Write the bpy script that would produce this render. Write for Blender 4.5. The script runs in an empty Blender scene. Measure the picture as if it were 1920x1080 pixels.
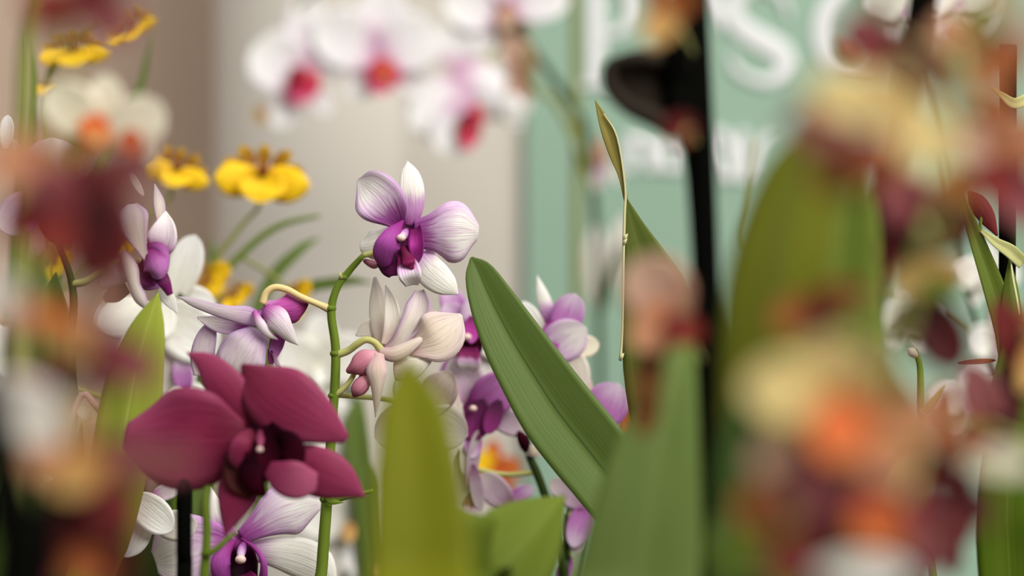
import bpy, math, random
from mathutils import Vector, Matrix

random.seed(7)
scene = bpy.context.scene
COL = scene.collection

# ------------------------------------------------------------------ camera
CAMZ = 1.30
FPX = 85.0 / 36.0 * 1920.0
cam_d = bpy.data.cameras.new('camera')
cam = bpy.data.objects.new('camera', cam_d)
COL.objects.link(cam)
cam.location = (0, 0, CAMZ)
cam.rotation_euler = (math.pi / 2, 0, 0)
cam_d.lens = 85
cam_d.sensor_width = 36
cam_d.clip_start = 0.05
cam_d.dof.use_dof = True
cam_d.dof.focus_distance = 1.19
cam_d.dof.aperture_fstop = 3.4
scene.camera = cam

# ------------------------------------------------------------------ light
w = bpy.data.worlds.new('overcast')
scene.world = w
w.use_nodes = True
bg = w.node_tree.nodes['Background']
bg.inputs[0].default_value = (0.98, 0.99, 1.0, 1)
bg.inputs[1].default_value = 1.05
def area(name, loc, target, size, energy, col=(1, 1, 1)):
    l = bpy.data.lights.new(name, 'AREA')
    l.shape = 'RECTANGLE'
    l.size, l.size_y = size
    l.energy = energy
    l.color = col
    o = bpy.data.objects.new(name, l)
    COL.objects.link(o)
    o.location = loc
    d = Vector(target) - Vector(loc)
    o.rotation_euler = d.to_track_quat('-Z', 'Y').to_euler()
area('skylight_offscreen', (1.7, -0.7, 3.2), (0.0, 1.4, 1.2), (2.6, 2.2), 175, (1.0, 0.98, 0.94))
scene.view_settings.view_transform = 'Standard'
scene.view_settings.look = 'None'
scene.view_settings.gamma = 1
scene.view_settings.use_curve_mapping = False
scene.view_settings.exposure = 0.1
scene.cycles.use_denoising = True

# ------------------------------------------------------------------ helpers
def lin(c):
    r = []
    for x in c[:3]:
        x = x / 255.0
        r.append(x / 12.92 if x <= 0.04045 else ((x + 0.055) / 1.055) ** 2.4)
    return (r[0], r[1], r[2], 1.0)

def P(x, y, D):
    return Vector(((x - 960) / FPX * D, D, CAMZ - (y - 540) / FPX * D))

ORIG = {}
def link(name, me, mat, parent=None, origin=None, kind=None):
    o = bpy.data.objects.new(name, me)
    COL.objects.link(o)
    if mat is not None:
        me.materials.append(M[mat] if isinstance(mat, str) else mat)
    org = Vector(origin) if origin is not None else Vector((0, 0, 0))
    if parent is not None:
        o.parent = parent
        o.location = org - ORIG[parent]
    else:
        o.location = org
    ORIG[o] = org
    if kind:
        o['kind'] = kind
    return o

def thing(name, label, cat, loc, group=None):
    o = bpy.data.objects.new(name, None)
    o.empty_display_size = 0.03
    COL.objects.link(o)
    o.location = loc
    ORIG[o] = Vector(loc)
    o['label'] = label
    o['category'] = cat
    if group:
        o['group'] = group
    return o

def cr(vals, t):
    n = len(vals) - 1
    f = min(max(t, 0), 1) * n
    i = min(int(f), n - 1)
    f -= i
    p1, p2 = vals[i], vals[i + 1]
    p0 = vals[i - 1] if i > 0 else p1 + (p1 - p2)
    p3 = vals[i + 2] if i + 2 <= n else p2 + (p2 - p1)
    return 0.5 * ((2 * p1) + (p2 - p0) * f + (2 * p0 - 5 * p1 + 4 * p2 - p3) * f * f
                  + (3 * p1 - p0 - 3 * p2 + p3) * f ** 3)

def mesh_from(verts, faces, uvs, origin, smooth=True):
    me = bpy.data.meshes.new('m')
    me.from_pydata([tuple(v - origin) for v in verts], [], faces)
    if uvs is not None:
        ul = me.uv_layers.new(name='UVMap')
        for lp in me.loops:
            ul.data[lp.index].uv = uvs[lp.vertex_index]
    if smooth:
        me.polygons.foreach_set('use_smooth', [True] * len(me.polygons))
    me.update()
    return me

def blade_mesh(pts, hw, face=None, cup=0.0, fold=0.0, roll=0.0, wave=0.0, wn=3.0, th=0.0005,
               nu=8, nv=18, ruffle=0.0, rph=0.0, origin=None):
    """A thin closed leaf or petal along pts (world) with half widths hw (metres)."""
    face = face or Vector((0, -1, 0))
    rl = roll if isinstance(roll, (list, tuple)) else [roll, roll]
    ts = [(1 - math.cos(math.pi * k / nv)) / 2 for k in range(nv + 1)]
    ts = [0.5 * t + 0.5 * k / nv for k, t in enumerate(ts)]
    c = [cr(pts, t) for t in ts]
    L = [0.0]
    for a, b in zip(c, c[1:]):
        L.append(L[-1] + (b - a).length)
    tot = L[-1] or 1.0
    top, bot, uv = [], [], []
    for k, t in enumerate(ts):
        tan = (c[min(k + 1, nv)] - c[max(k - 1, 0)])
        tan = tan.normalized() if tan.length > 1e-9 else Vector((0, 0, 1))
        side = tan.cross(face)
        side = side.normalized() if side.length > 1e-6 else Vector((1, 0, 0))
        side = Matrix.Rotation(math.radians(cr(rl, t)), 3, tan) @ side
        nrm = side.cross(tan).normalized()
        if nrm.dot(face) < 0 and abs(rl[0]) < 80:
            nrm = -nrm
        h = max(cr(hw, t), 0.00015)
        for i in range(nu + 1):
            u = -1 + 2 * i / nu
            e = h * u
            off = cup * h * u * u + fold * h * abs(u)
            off += wave * h * math.sin(wn * math.pi * t + rph) * abs(u) ** 1.5 * (1 if u > 0 else -0.7)
            if ruffle:
                e *= 1 + ruffle * math.sin(9 * t + 3 * u + rph)
                off += ruffle * h * math.sin(13 * t + rph + u)
            p = c[k] + side * e + nrm * off
            tk = th * 0.5 * (1 - 0.7 * u * u)
            top.append(p + nrm * tk)
            bot.append(p - nrm * tk)
            uv.append((i / nu, L[k] / tot))
    n = len(top)
    f = []
    W = nu + 1
    for k in range(nv):
        for i in range(nu):
            a, b, d, e = k * W + i, k * W + i + 1, (k + 1) * W + i + 1, (k + 1) * W + i
            f.append((a, b, d, e))
            f.append((n + a, n + e, n + d, n + b))
        a, e = k * W, (k + 1) * W
        f.append((a, e, n + e, n + a))
        a, e = k * W + nu, (k + 1) * W + nu
        f.append((a, n + a, n + e, e))
    for i in range(nu):
        f.append((i, n + i, n + i + 1, i + 1))
        a = nv * W + i
        f.append((a, a + 1, n + a + 1, n + a))
    return mesh_from(top + bot, f, uv + uv, origin or Vector((0, 0, 0)))

def tube_data(pts, rad, ns=10, seg=None):
    seg = seg or max(6, 5 * (len(pts) - 1))
    v, f, uv = [], [], []
    prev = None
    for k in range(seg + 1):
        t = k / seg
        c = cr(pts, t)
        tan = (cr(pts, min(t + 0.01, 1)) - cr(pts, max(t - 0.01, 0))).normalized()
        if prev is None:
            a = tan.cross(Vector((0, 1, 0)))
            if a.length < 1e-3:
                a = tan.cross(Vector((1, 0, 0)))
            prev = a.normalized()
        prev = (prev - tan * prev.dot(tan)).normalized()
        b = tan.cross(prev)
        r = max(cr(rad, t), 1e-5)
        for i in range(ns):
            an = 2 * math.pi * i / ns
            v.append(c + prev * (r * math.cos(an)) + b * (r * math.sin(an)))
            uv.append((i / ns, t))
    for k in range(seg):
        for i in range(ns):
            j = (i + 1) % ns
            f.append((k * ns + i, k * ns + j, (k + 1) * ns + j, (k + 1) * ns + i))
    f.append(tuple(reversed(range(ns))))
    f.append(tuple(seg * ns + i for i in range(ns)))
    return v, f, uv

def ball_data(c, r, sx=1, sy=1, sz=1, n=10):
    v, f, uv = [], [], []
    for k in range(n + 1):
        ph = math.pi * k / n
        for i in range(n * 2):
            th = math.pi * i / n
            v.append(c + Vector((r * sx * math.sin(ph) * math.cos(th), r * sy * math.sin(ph) * math.sin(th), r * sz * math.cos(ph))))
            uv.append((i / (2 * n), k / n))
    for k in range(n):
        for i in range(2 * n):
            j = (i + 1) % (2 * n)
            f.append((k * 2 * n + i, (k + 1) * 2 * n + i, (k + 1) * 2 * n + j, k * 2 * n + j))
    return v, f, uv

def join_data(parts):
    V, F, U = [], [], []
    for v, f, uv in parts:
        b = len(V)
        V += v
        U += uv
        F += [tuple(b + i for i in q) for q in f]
    return V, F, U

def lathe_data(c, prof, n=28):
    v, f, uv = [], [], []
    for k, (r, z) in enumerate(prof):
        for i in range(n):
            a = 2 * math.pi * i / n
            v.append(c + Vector((r * math.cos(a), r * math.sin(a), z)))
            uv.append((i / n, k / len(prof)))
    for k in range(len(prof) - 1):
        for i in range(n):
            j = (i + 1) % n
            f.append((k * n + i, k * n + j, (k + 1) * n + j, (k + 1) * n + i))
    f.append(tuple(reversed(range(n))))
    f.append(tuple((len(prof) - 1) * n + i for i in range(n)))
    return v, f, uv

def box_data(x0, x1, y0, y1, z0, z1):
    v = [Vector((x, y, z)) for z in (z0, z1) for y in (y0, y1) for x in (x0, x1)]
    f = [(0, 2, 3, 1), (4, 5, 7, 6), (0, 1, 5, 4), (2, 6, 7, 3), (0, 4, 6, 2), (1, 3, 7, 5)]
    return v, f, [(0, 0)] * 8

# ------------------------------------------------------------------ materials
M = {}
def new_mat(name):
    m = bpy.data.materials.new(name)
    m.use_nodes = True
    nt = m.node_tree
    nt.nodes.clear()
    out = nt.nodes.new('ShaderNodeOutputMaterial')
    M[name] = m
    return m, nt, out

def nd(nt, t, **kw):
    n = nt.nodes.new(t)
    for k, v in kw.items():
        setattr(n, k, v)
    return n

def mathn(nt, op, a, b=None, clamp=False):
    n = nd(nt, 'ShaderNodeMath', operation=op)
    n.use_clamp = clamp
    for i, x in enumerate((a, b)):
        if x is None:
            continue
        if isinstance(x, (int, float)):
            n.inputs[i].default_value = x
        else:
            nt.links.new(x, n.inputs[i])
    return n.outputs[0]

def petal_mat(name, stops, edge=None, edge_amt=0.6, vein=0.25, transl=0.3, rough=0.5, streak=None, vscale=26, speck=None, spec=0.15, vcol=(0.80, 0.66, 0.78, 1)):
    """Petal colour runs from base to tip (stops: position, colour), streaked by veins."""
    m, nt, out = new_mat(name)
    uv = nd(nt, 'ShaderNodeUVMap')
    sep = nd(nt, 'ShaderNodeSeparateXYZ')
    nt.links.new(uv.outputs[0], sep.inputs[0])
    mp = nd(nt, 'ShaderNodeMapping')
    mp.inputs['Scale'].default_value = (vscale, 2.2, 1)
    nt.links.new(uv.outputs[0], mp.inputs[0])
    oi = nd(nt, 'ShaderNodeObjectInfo')
    nt.links.new(oi.outputs['Random'], mp.inputs['Location'])
    nz = nd(nt, 'ShaderNodeTexNoise')
    nz.inputs['Scale'].default_value = 1.0
    nz.inputs['Detail'].default_value = 3
    nt.links.new(mp.outputs[0], nz.inputs['Vector'])
    nz2 = nd(nt, 'ShaderNodeTexNoise')
    nz2.inputs['Scale'].default_value = 3.0
    nt.links.new(uv.outputs[0], nz2.inputs['Vector'])
    vn = mathn(nt, 'MULTIPLY', mathn(nt, 'SUBTRACT', nz.outputs[0], 0.5), vein)
    vb = mathn(nt, 'MULTIPLY', mathn(nt, 'SUBTRACT', nz2.outputs[0], 0.5), 0.18)
    pos = mathn(nt, 'ADD', mathn(nt, 'ADD', sep.outputs[1], vn), vb, True)
    rp = nd(nt, 'ShaderNodeValToRGB')
    rp.color_ramp.interpolation = 'EASE'
    el = rp.color_ramp.elements
    for i, (p, c) in enumerate(stops):
        e = el[i] if i < 2 else el.new(p)
        e.position = p
        e.color = lin(c)
    nt.links.new(pos, rp.inputs[0])
    col = rp.outputs[0]
    if edge:
        d = mathn(nt, 'ABSOLUTE', mathn(nt, 'SUBTRACT', sep.outputs[0], 0.5))
        d = mathn(nt, 'MULTIPLY', mathn(nt, 'POWER', mathn(nt, 'MULTIPLY', d, 2.0), 3.0), edge_amt, True)
        mx = nd(nt, 'ShaderNodeMix', data_type='RGBA')
        nt.links.new(d, mx.inputs[0])
        nt.links.new(col, mx.inputs[6])
        mx.inputs[7].default_value = lin(edge)
        col = mx.outputs[2]
    if speck:
        n3 = nd(nt, 'ShaderNodeTexNoise')
        n3.inputs['Scale'].default_value = 9
        nt.links.new(uv.outputs[0], n3.inputs['Vector'])
        s = mathn(nt, 'MULTIPLY', mathn(nt, 'SUBTRACT', n3.outputs[0], 0.52), 14.0, True)
        mx = nd(nt, 'ShaderNodeMix', data_type='RGBA')
        nt.links.new(s, mx.inputs[0])
        nt.links.new(col, mx.inputs[6])
        mx.inputs[7].default_value = lin(speck)
        col = mx.outputs[2]
    mpv = nd(nt, 'ShaderNodeMapping')
    mpv.inputs['Scale'].default_value = (vscale * 0.55, 1.6, 1)
    nt.links.new(uv.outputs[0], mpv.inputs[0])
    nt.links.new(oi.outputs['Random'], mpv.inputs['Location'])
    nv_ = nd(nt, 'ShaderNodeTexNoise')
    nv_.inputs['Scale'].default_value = 1.0
    nv_.inputs['Detail'].default_value = 1.5
    nv_.inputs['Distortion'].default_value = 0.4
    nt.links.new(mpv.outputs[0], nv_.inputs['Vector'])
    ln = mathn(nt, 'SUBTRACT', 1.0, mathn(nt, 'MULTIPLY', mathn(nt, 'ABSOLUTE', mathn(nt, 'SUBTRACT', nv_.outputs[0], 0.5)), 22.0), True)
    mx = nd(nt, 'ShaderNodeMix', data_type='RGBA', blend_type='MULTIPLY')
    nt.links.new(mathn(nt, 'MULTIPLY', ln, 0.5), mx.inputs[0])
    nt.links.new(col, mx.inputs[6])
    mx.inputs[7].default_value = vcol
    col = mx.outputs[2]
    pb = nd(nt, 'ShaderNodeBsdfPrincipled')
    pb.inputs['Roughness'].default_value = rough
    pb.inputs['Specular IOR Level'].default_value = spec
    nt.links.new(col, pb.inputs['Base Color'])
    bp = nd(nt, 'ShaderNodeBump')
    bp.inputs['Strength'].default_value = 0.4
    bp.inputs['Distance'].default_value = 0.001
    nt.links.new(nz.outputs[0], bp.inputs['Height'])
    nt.links.new(bp.outputs[0], pb.inputs['Normal'])
    tr = nd(nt, 'ShaderNodeBsdfTranslucent')
    nt.links.new(col, tr.inputs[0])
    ms = nd(nt, 'ShaderNodeMixShader')
    ms.inputs[0].default_value = transl
    nt.links.new(pb.outputs[0], ms.inputs[1])
    nt.links.new(tr.outputs[0], ms.inputs[2])
    nt.links.new(ms.outputs[0], out.inputs[0])
    return m

def leaf_mat(name, a, b, rib=None, rib_amt=0.5, rough=0.55, transl=0.18):
    """Leaf: fine parallel veins between colours a and b, a midrib line."""
    m, nt, out = new_mat(name)
    uv = nd(nt, 'ShaderNodeUVMap')
    sep = nd(nt, 'ShaderNodeSeparateXYZ')
    nt.links.new(uv.outputs[0], sep.inputs[0])
    mp = nd(nt, 'ShaderNodeMapping')
    mp.inputs['Scale'].default_value = (30, 3, 1)
    nt.links.new(uv.outputs[0], mp.inputs[0])
    nz = nd(nt, 'ShaderNodeTexNoise')
    nz.inputs['Scale'].default_value = 1
    nz.inputs['Detail'].default_value = 4
    nt.links.new(mp.outputs[0], nz.inputs['Vector'])
    nz2 = nd(nt, 'ShaderNodeTexNoise')
    nz2.inputs['Scale'].default_value = 3.5
    nz2.inputs['Detail'].default_value = 3
    nt.links.new(uv.outputs[0], nz2.inputs['Vector'])
    fac = mathn(nt, 'ADD', mathn(nt, 'MULTIPLY', nz.outputs[0], 0.45), mathn(nt, 'MULTIPLY', nz2.outputs[0], 0.6))
    fac = mathn(nt, 'MULTIPLY', mathn(nt, 'SUBTRACT', fac, 0.3), 2.2, True)
    mx = nd(nt, 'ShaderNodeMix', data_type='RGBA')
    nt.links.new(fac, mx.inputs[0])
    mx.inputs[6].default_value = lin(a)
    mx.inputs[7].default_value = lin(b)
    col = mx.outputs[2]
    if rib:
        d = mathn(nt, 'ABSOLUTE', mathn(nt, 'SUBTRACT', sep.outputs[0], 0.5))
        d = mathn(nt, 'SUBTRACT', 1.0, mathn(nt, 'MULTIPLY', d, 40.0), True)
        mx = nd(nt, 'ShaderNodeMix', data_type='RGBA')
        nt.links.new(mathn(nt, 'MULTIPLY', d, rib_amt), mx.inputs[0])
        nt.links.new(col, mx.inputs[6])
        mx.inputs[7].default_value = lin(rib)
        col = mx.outputs[2]
    pb = nd(nt, 'ShaderNodeBsdfPrincipled')
    pb.inputs['Roughness'].default_value = rough
    pb.inputs['Specular IOR Level'].default_value = 0.1
    nt.links.new(col, pb.inputs['Base Color'])
    bp = nd(nt, 'ShaderNodeBump')
    bp.inputs['Strength'].default_value = 0.15
    bp.inputs['Distance'].default_value = 0.001
    nt.links.new(nz.outputs[0], bp.inputs['Height'])
    nt.links.new(bp.outputs[0], pb.inputs['Normal'])
    tr = nd(nt, 'ShaderNodeBsdfTranslucent')
    nt.links.new(col, tr.inputs[0])
    ms = nd(nt, 'ShaderNodeMixShader')
    ms.inputs[0].default_value = transl
    nt.links.new(pb.outputs[0], ms.inputs[1])
    nt.links.new(tr.outputs[0], ms.inputs[2])
    nt.links.new(ms.outputs[0], out.inputs[0])

def plain_mat(name, a, b=None, scale=8, rough=0.6, bump=0.0, spec=0.3):
    m, nt, out = new_mat(name)
    tc = nd(nt, 'ShaderNodeTexCoord')
    nz = nd(nt, 'ShaderNodeTexNoise')
    nz.inputs['Scale'].default_value = scale
    nz.inputs['Detail'].default_value = 4
    nt.links.new(tc.outputs['Object'], nz.inputs['Vector'])
    rp = nd(nt, 'ShaderNodeValToRGB')
    rp.color_ramp.elements[0].position = 0.35
    rp.color_ramp.elements[1].position = 0.68
    rp.color_ramp.elements[0].color = lin(a)
    rp.color_ramp.elements[1].color = lin(b or a)
    nt.links.new(nz.outputs[0], rp.inputs[0])
    pb = nd(nt, 'ShaderNodeBsdfPrincipled')
    pb.inputs['Roughness'].default_value = rough
    pb.inputs['Specular IOR Level'].default_value = spec
    nt.links.new(rp.outputs[0], pb.inputs['Base Color'])
    if bump:
        bp = nd(nt, 'ShaderNodeBump')
        bp.inputs['Strength'].default_value = bump
        bp.inputs['Distance'].default_value = 0.002
        nt.links.new(nz.outputs[0], bp.inputs['Height'])
        nt.links.new(bp.outputs[0], pb.inputs['Normal'])
    nt.links.new(pb.outputs[0], out.inputs[0])

WHITE, CREAM, LILAC, VIOLET = (236, 233, 224), (226, 214, 190), (186, 128, 186), (146, 52, 132)
# white-and-violet dendrobium
petal_mat('den_sepal', [(0.0, (176, 88, 164)), (0.55, (240, 237, 228)), (0.3, (206, 158, 202))], vein=0.34)
petal_mat('den_petal', [(0.0, (156, 58, 142)), (0.72, (240, 236, 230)), (0.18, (186, 106, 178)), (0.42, (226, 204, 222))], edge=(200, 142, 204), edge_amt=0.6, vein=0.42, vcol=(0.78, 0.52, 0.76, 1))
petal_mat('den_white', [(0.0, (206, 160, 202)), (0.35, (238, 236, 226)), (0.9, (242, 240, 230))], vein=0.2)
petal_mat('den_lip_side', [(0.0, (140, 40, 120)), (0.7, (168, 78, 160)), (1.0, (150, 52, 138))], vein=0.2, transl=0.2)
petal_mat('den_lip_in', [(0.0, (110, 18, 84)), (0.6, (170, 48, 140)), (1.0, (186, 84, 166))], vein=0.2, transl=0.2)
petal_mat('den_lip_mid', [(0.0, (88, 8, 58)), (0.42, (116, 20, 76)), (0.56, (220, 176, 214)), (0.75, (240, 232, 232))], vein=0.4, transl=0.2)
petal_mat('den_dark', [(0.0, (60, 6, 44)), (1.0, (122, 34, 98))], vein=0.2, transl=0.1)
petal_mat('throat_dark', [(0.0, (20, 2, 10)), (0.6, (40, 4, 26)), (1.0, (140, 54, 124))], transl=0.1, spec=0.04)
petal_mat('den_lilac', [(0.0, (160, 66, 148)), (1.0, (228, 210, 226)), (0.45, (196, 130, 192))], edge=(184, 112, 184), vein=0.4)
petal_mat('den_violet', [(0.0, (118, 36, 102)), (1.0, (184, 118, 178))], vein=0.25, transl=0.15)
petal_mat('lip_hair', [(0.0, (90, 6, 50)), (1.0, (120, 22, 72))], transl=0.05)
petal_mat('anther', [(0.0, (226, 200, 186)), (1.0, (214, 178, 172))], transl=0.1, rough=0.35)
# pale faded dendrobium, seen from behind
petal_mat('pale', [(0.0, (232, 212, 202)), (0.5, (238, 232, 218)), (1.0, (234, 226, 218))], vein=0.3, transl=0.4)
petal_mat('pale_lilac', [(0.0, (228, 206, 200)), (0.45, (236, 228, 214)), (1.0, (232, 220, 220))], edge=(180, 134, 182), edge_amt=0.8, vein=0.3, transl=0.4)
petal_mat('pale_tan', [(0.0, (222, 192, 184)), (0.5, (230, 216, 196)), (1.0, (234, 222, 210))], edge=(206, 176, 192), edge_amt=0.5, vein=0.45, transl=0.35)
petal_mat('mauve_pale', [(0.0, (150, 92, 130)), (1.0, (212, 198, 196)), (0.5, (194, 170, 184))], vein=0.3, transl=0.3)
petal_mat('spur_pink', [(0.0, (214, 160, 168)), (1.0, (162, 84, 104)), (0.5, (196, 124, 140))], vein=0.3, transl=0.2)
petal_mat('spur_purple', [(0.0, (214, 150, 206)), (1.0, (112, 30, 76)), (0.45, (178, 72, 150))], vein=0.45, transl=0.2)
petal_mat('blush', [(0.0, (196, 92, 178)), (0.45, (232, 218, 224)), (1.0, (240, 236, 230))], vein=0.3)
petal_mat('lilac_back', [(0.0, (202, 168, 202)), (1.0, (226, 216, 214)), (0.4, (216, 202, 206))], edge=(186, 146, 198), edge_amt=0.6, vein=0.3, transl=0.4)
# dark magenta dendrobium
petal_mat('magenta', [(0.0, (96, 18, 40)), (0.45, (130, 38, 70)), (1.0, (148, 56, 90))], vein=0.3, transl=0.2, edge=(150, 64, 98), edge_amt=0.6)
petal_mat('magenta_light', [(0.0, (122, 36, 70)), (1.0, (162, 78, 108))], vein=0.2, transl=0.18)
petal_mat('magenta_dark', [(0.0, (22, 1, 8)), (1.0, (52, 4, 20))], vein=0.1, transl=0.05, spec=0.03, rough=0.8)
petal_mat('maroon', [(0.0, (72, 14, 12)), (1.0, (108, 36, 36))], vein=0.2, transl=0.12, edge=(112, 46, 46), edge_amt=0.4)
petal_mat('maroon_dark', [(0.0, (44, 4, 6)), (1.0, (72, 14, 14))], vein=0.2, transl=0.1)
petal_mat('dusky_rose', [(0.0, (104, 30, 38)), (1.0, (140, 78, 80))], vein=0.2, transl=0.2)
petal_mat('mauve_brown', [(0.0, (110, 50, 48)), (1.0, (140, 84, 84))], vein=0.2, transl=0.2)
petal_mat('red', [(0.0, (92, 14, 10)), (1.0, (128, 40, 26))], vein=0.2, transl=0.15)
petal_mat('peach', [(0.0, (180, 110, 70)), (1.0, (202, 148, 112))], vein=0.2, transl=0.3)
petal_mat('pink_beige', [(0.0, (178, 130, 106)), (1.0, (202, 168, 144))], vein=0.2, transl=0.3)
petal_mat('orange', [(0.0, (196, 84, 32)), (1.0, (208, 116, 58))], vein=0.2, transl=0.25)
petal_mat('tan', [(0.0, (180, 130, 70)), (1.0, (196, 158, 96))], vein=0.2, transl=0.25)
petal_mat('orange_brown', [(0.0, (120, 60, 26)), (1.0, (160, 92, 46))], vein=0.2, transl=0.2)
petal_mat('brown', [(0.0, (84, 50, 20)), (1.0, (108, 66, 28))], transl=0.15)
petal_mat('cream_yellow', [(0.0, (206, 168, 98)), (0.4, (216, 194, 130)), (1.0, (220, 200, 138))], vein=0.15, transl=0.3)
petal_mat('cream', [(0.0, (232, 190, 140)), (0.3, (234, 226, 202)), (1.0, (238, 232, 210))], vein=0.15, transl=0.3)
petal_mat('white', [(0.0, (232, 230, 214)), (1.0, (246, 245, 240))], vein=0.15, transl=0.3)
petal_mat('greywhite', [(0.0, (206, 200, 186)), (1.0, (228, 224, 214))], vein=0.15, transl=0.3)
petal_mat('yellow', [(0.0, (206, 150, 16)), (1.0, (250, 212, 40)), (0.4, (246, 204, 30))], vein=0.2, transl=0.3)
petal_mat('yellow_brown', [(0.0, (150, 90, 24)), (1.0, (220, 176, 48))], vein=0.4, transl=0.2, speck=(116, 60, 22))
# pink-lipped moth orchid
petal_mat('moth_white', [(0.0, (224, 176, 206)), (0.4, (242, 238, 238)), (1.0, (246, 246, 242))], vein=0.3, transl=0.35)
petal_mat('moth_lip', [(0.0, (196, 72, 60)), (0.6, (200, 42, 84)), (1.0, (226, 110, 150))], vein=0.3, transl=0.2)
petal_mat('moth_lip_dark', [(0.0, (110, 10, 22)), (1.0, (178, 34, 66))], vein=0.3, transl=0.2)
# greens
leaf_mat('leaf_main', (74, 93, 36), (86, 102, 52), rib=(34, 50, 22), rib_amt=0.75, rough=0.36, transl=0.1)
leaf_mat('leaf_light', (132, 143, 44), (148, 156, 62), rib=(186, 190, 110), rib_amt=0.4)
leaf_mat('leaf_olive', (94, 96, 5), (108, 110, 12), rib=(84, 86, 4))
leaf_mat('leaf_tall', (104, 106, 12), (94, 102, 38), rib=(80, 92, 30))
leaf_mat('leaf_mid', (90, 106, 20), (108, 122, 44), rib=(124, 136, 66))
leaf_mat('leaf_soft', (84, 102, 40), (100, 118, 58), rib=(112, 132, 70))
leaf_mat('leaf_brown', (112, 102, 42), (138, 126, 66), rib=(92, 84, 34), rib_amt=0.2)
leaf_mat('leaf_fold', (70, 84, 28), (96, 104, 44), rib=(60, 74, 22), rib_amt=0.4)
leaf_mat('leaf_deep', (40, 60, 22), (62, 82, 34), rib=(44, 64, 24))
leaf_mat('leaf_grass', (78, 96, 26), (108, 120, 48), rib=(60, 76, 18))
leaf_mat('leaf_right', (66, 92, 14), (92, 112, 28), rib=(110, 124, 50))
leaf_mat('rim', (206, 202, 160), (186, 180, 130), rough=0.6)
leaf_mat('stem_green', (88, 110, 28), (112, 130, 46), rough=0.45)
leaf_mat('stem_dark', (36, 52, 16), (56, 72, 26), rough=0.45)
leaf_mat('stem_olive', (118, 122, 54), (146, 148, 84), rough=0.5)
leaf_mat('pedicel', (226, 196, 138), (220, 206, 150), rough=0.45, transl=0.25)
leaf_mat('pedicel_green', (176, 178, 96), (206, 198, 136), rough=0.45, transl=0.25)
leaf_mat('pedicel_pink', (214, 168, 164), (226, 190, 182), rough=0.45, transl=0.25)
leaf_mat('bract', (176, 176, 110), (198, 196, 138), rough=0.5, transl=0.25)
plain_mat('stake_black', (5, 5, 4), (10, 10, 8), rough=0.9, spec=0.0)
plain_mat('clip_brown', (34, 27, 20), (44, 36, 27), rough=0.7, spec=0.1)
plain_mat('pot_brown', (92, 52, 34), (112, 66, 44), rough=0.7)
plain_mat('pot_clear', (70, 78, 60), (92, 98, 78), rough=0.4)
plain_mat('bark', (42, 28, 18), (74, 50, 32), scale=60, rough=0.9, bump=0.6)
plain_mat('bench_wood', (66, 54, 42), (92, 76, 58), scale=12, rough=0.8, bump=0.3)
plain_mat('floor_grey', (92, 88, 80), (112, 106, 96), scale=6, rough=0.85)
plain_mat('plaster', (192, 184, 172), (197, 190, 178), scale=2.5, rough=0.9, bump=0.05)
plain_mat('plaster_grey', (120, 118, 112), (130, 128, 122), scale=2.5, rough=0.9)
plain_mat('plaster_brown', (214, 188, 166), (220, 194, 172), scale=2.5, rough=0.9, bump=0.05)
plain_mat('sign_green', (132, 158, 138), (138, 164, 144), scale=2.0, rough=0.7)
plain_mat('sign_white', (208, 208, 206), (214, 214, 212), scale=3, rough=0.7)
plain_mat('sign_edge', (150, 150, 138), (164, 164, 150), scale=3, rough=0.7)

# ------------------------------------------------------------------ the place
BENCH = 0.86
def solid(name, data, mat, kind=None, parent=None, origin=(0, 0, 0), smooth=False):
    v, f, uv = data
    return link(name, mesh_from(v, f, uv, Vector(origin), smooth), mat, parent, origin, kind)

solid('floor', box_data(-3.1, 3.1, -2.6, 3.1, -0.1, 0), 'floor_grey', 'structure')
solid('wall_left_added', box_data(-3.1, -3.0, -2.5, 2.95, 0, 3.0), 'plaster_grey', 'structure')  # unseen side wall, added to block low sky light from the left
solid('wall_right_added', box_data(3.0, 3.1, -2.5, 2.95, 0, 3.0), 'plaster_grey', 'structure')  # likewise added out of view, blocks low sky light from the right
solid('wall_front_added', box_data(-3.1, 3.1, -2.6, -2.5, 0, 3.0), 'plaster_grey', 'structure')  # unseen wall behind the camera, added to cut frontal sky light
solid('wall_back', box_data(-3.1, 3.1, 2.95, 3.1, 0, 3.2), 'plaster_brown', 'structure')
# plastered pier: flat front face with a broad rounded left corner
pf, prad = 2.294, 0.2
pl = P(384, 0, pf + 0.1).x
prof = [Vector((pl, 2.94, 0))]
for k in range(17):
    an = math.pi / 2 * k / 16
    prof.append(Vector((pl + prad - prad * math.cos(an), pf + prad - prad * math.sin(an), 0)))
prof += [Vector((0.35, pf, 0)), Vector((0.35, 2.94, 0))]
npf = len(prof)
pv = prof + [q + Vector((0, 0, 3.2)) for q in prof]
pfc = [(i, (i + 1) % npf, npf + (i + 1) % npf, npf + i) for i in range(npf)] + [tuple(range(npf, 2 * npf))]
wc = solid('wall_pier', (pv, pfc, [(0, 0)] * len(pv)), 'plaster', 'structure', smooth=True)
wc.data.polygons[npf - 1].use_smooth = False
wc.data.polygons[npf - 2].use_smooth = False
wc.data.polygons[npf - 3].use_smooth = False

t = thing('display_bench', 'long wooden plant display bench under the orchid pots', 'bench', (0, 1.2, 0))
solid('bench_top', box_data(-0.9, 0.9, 0.38, 2.06, BENCH - 0.04, BENCH), 'bench_wood', parent=t, origin=(0, 1.2, BENCH))
for x in (-0.84, 0.84):
    for y in (0.44, 2.0):
        solid('leg', box_data(x - 0.035, x + 0.035, y - 0.035, y + 0.035, 0, BENCH - 0.04), 'bench_wood', parent=t, origin=(x, y, 0))

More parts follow.
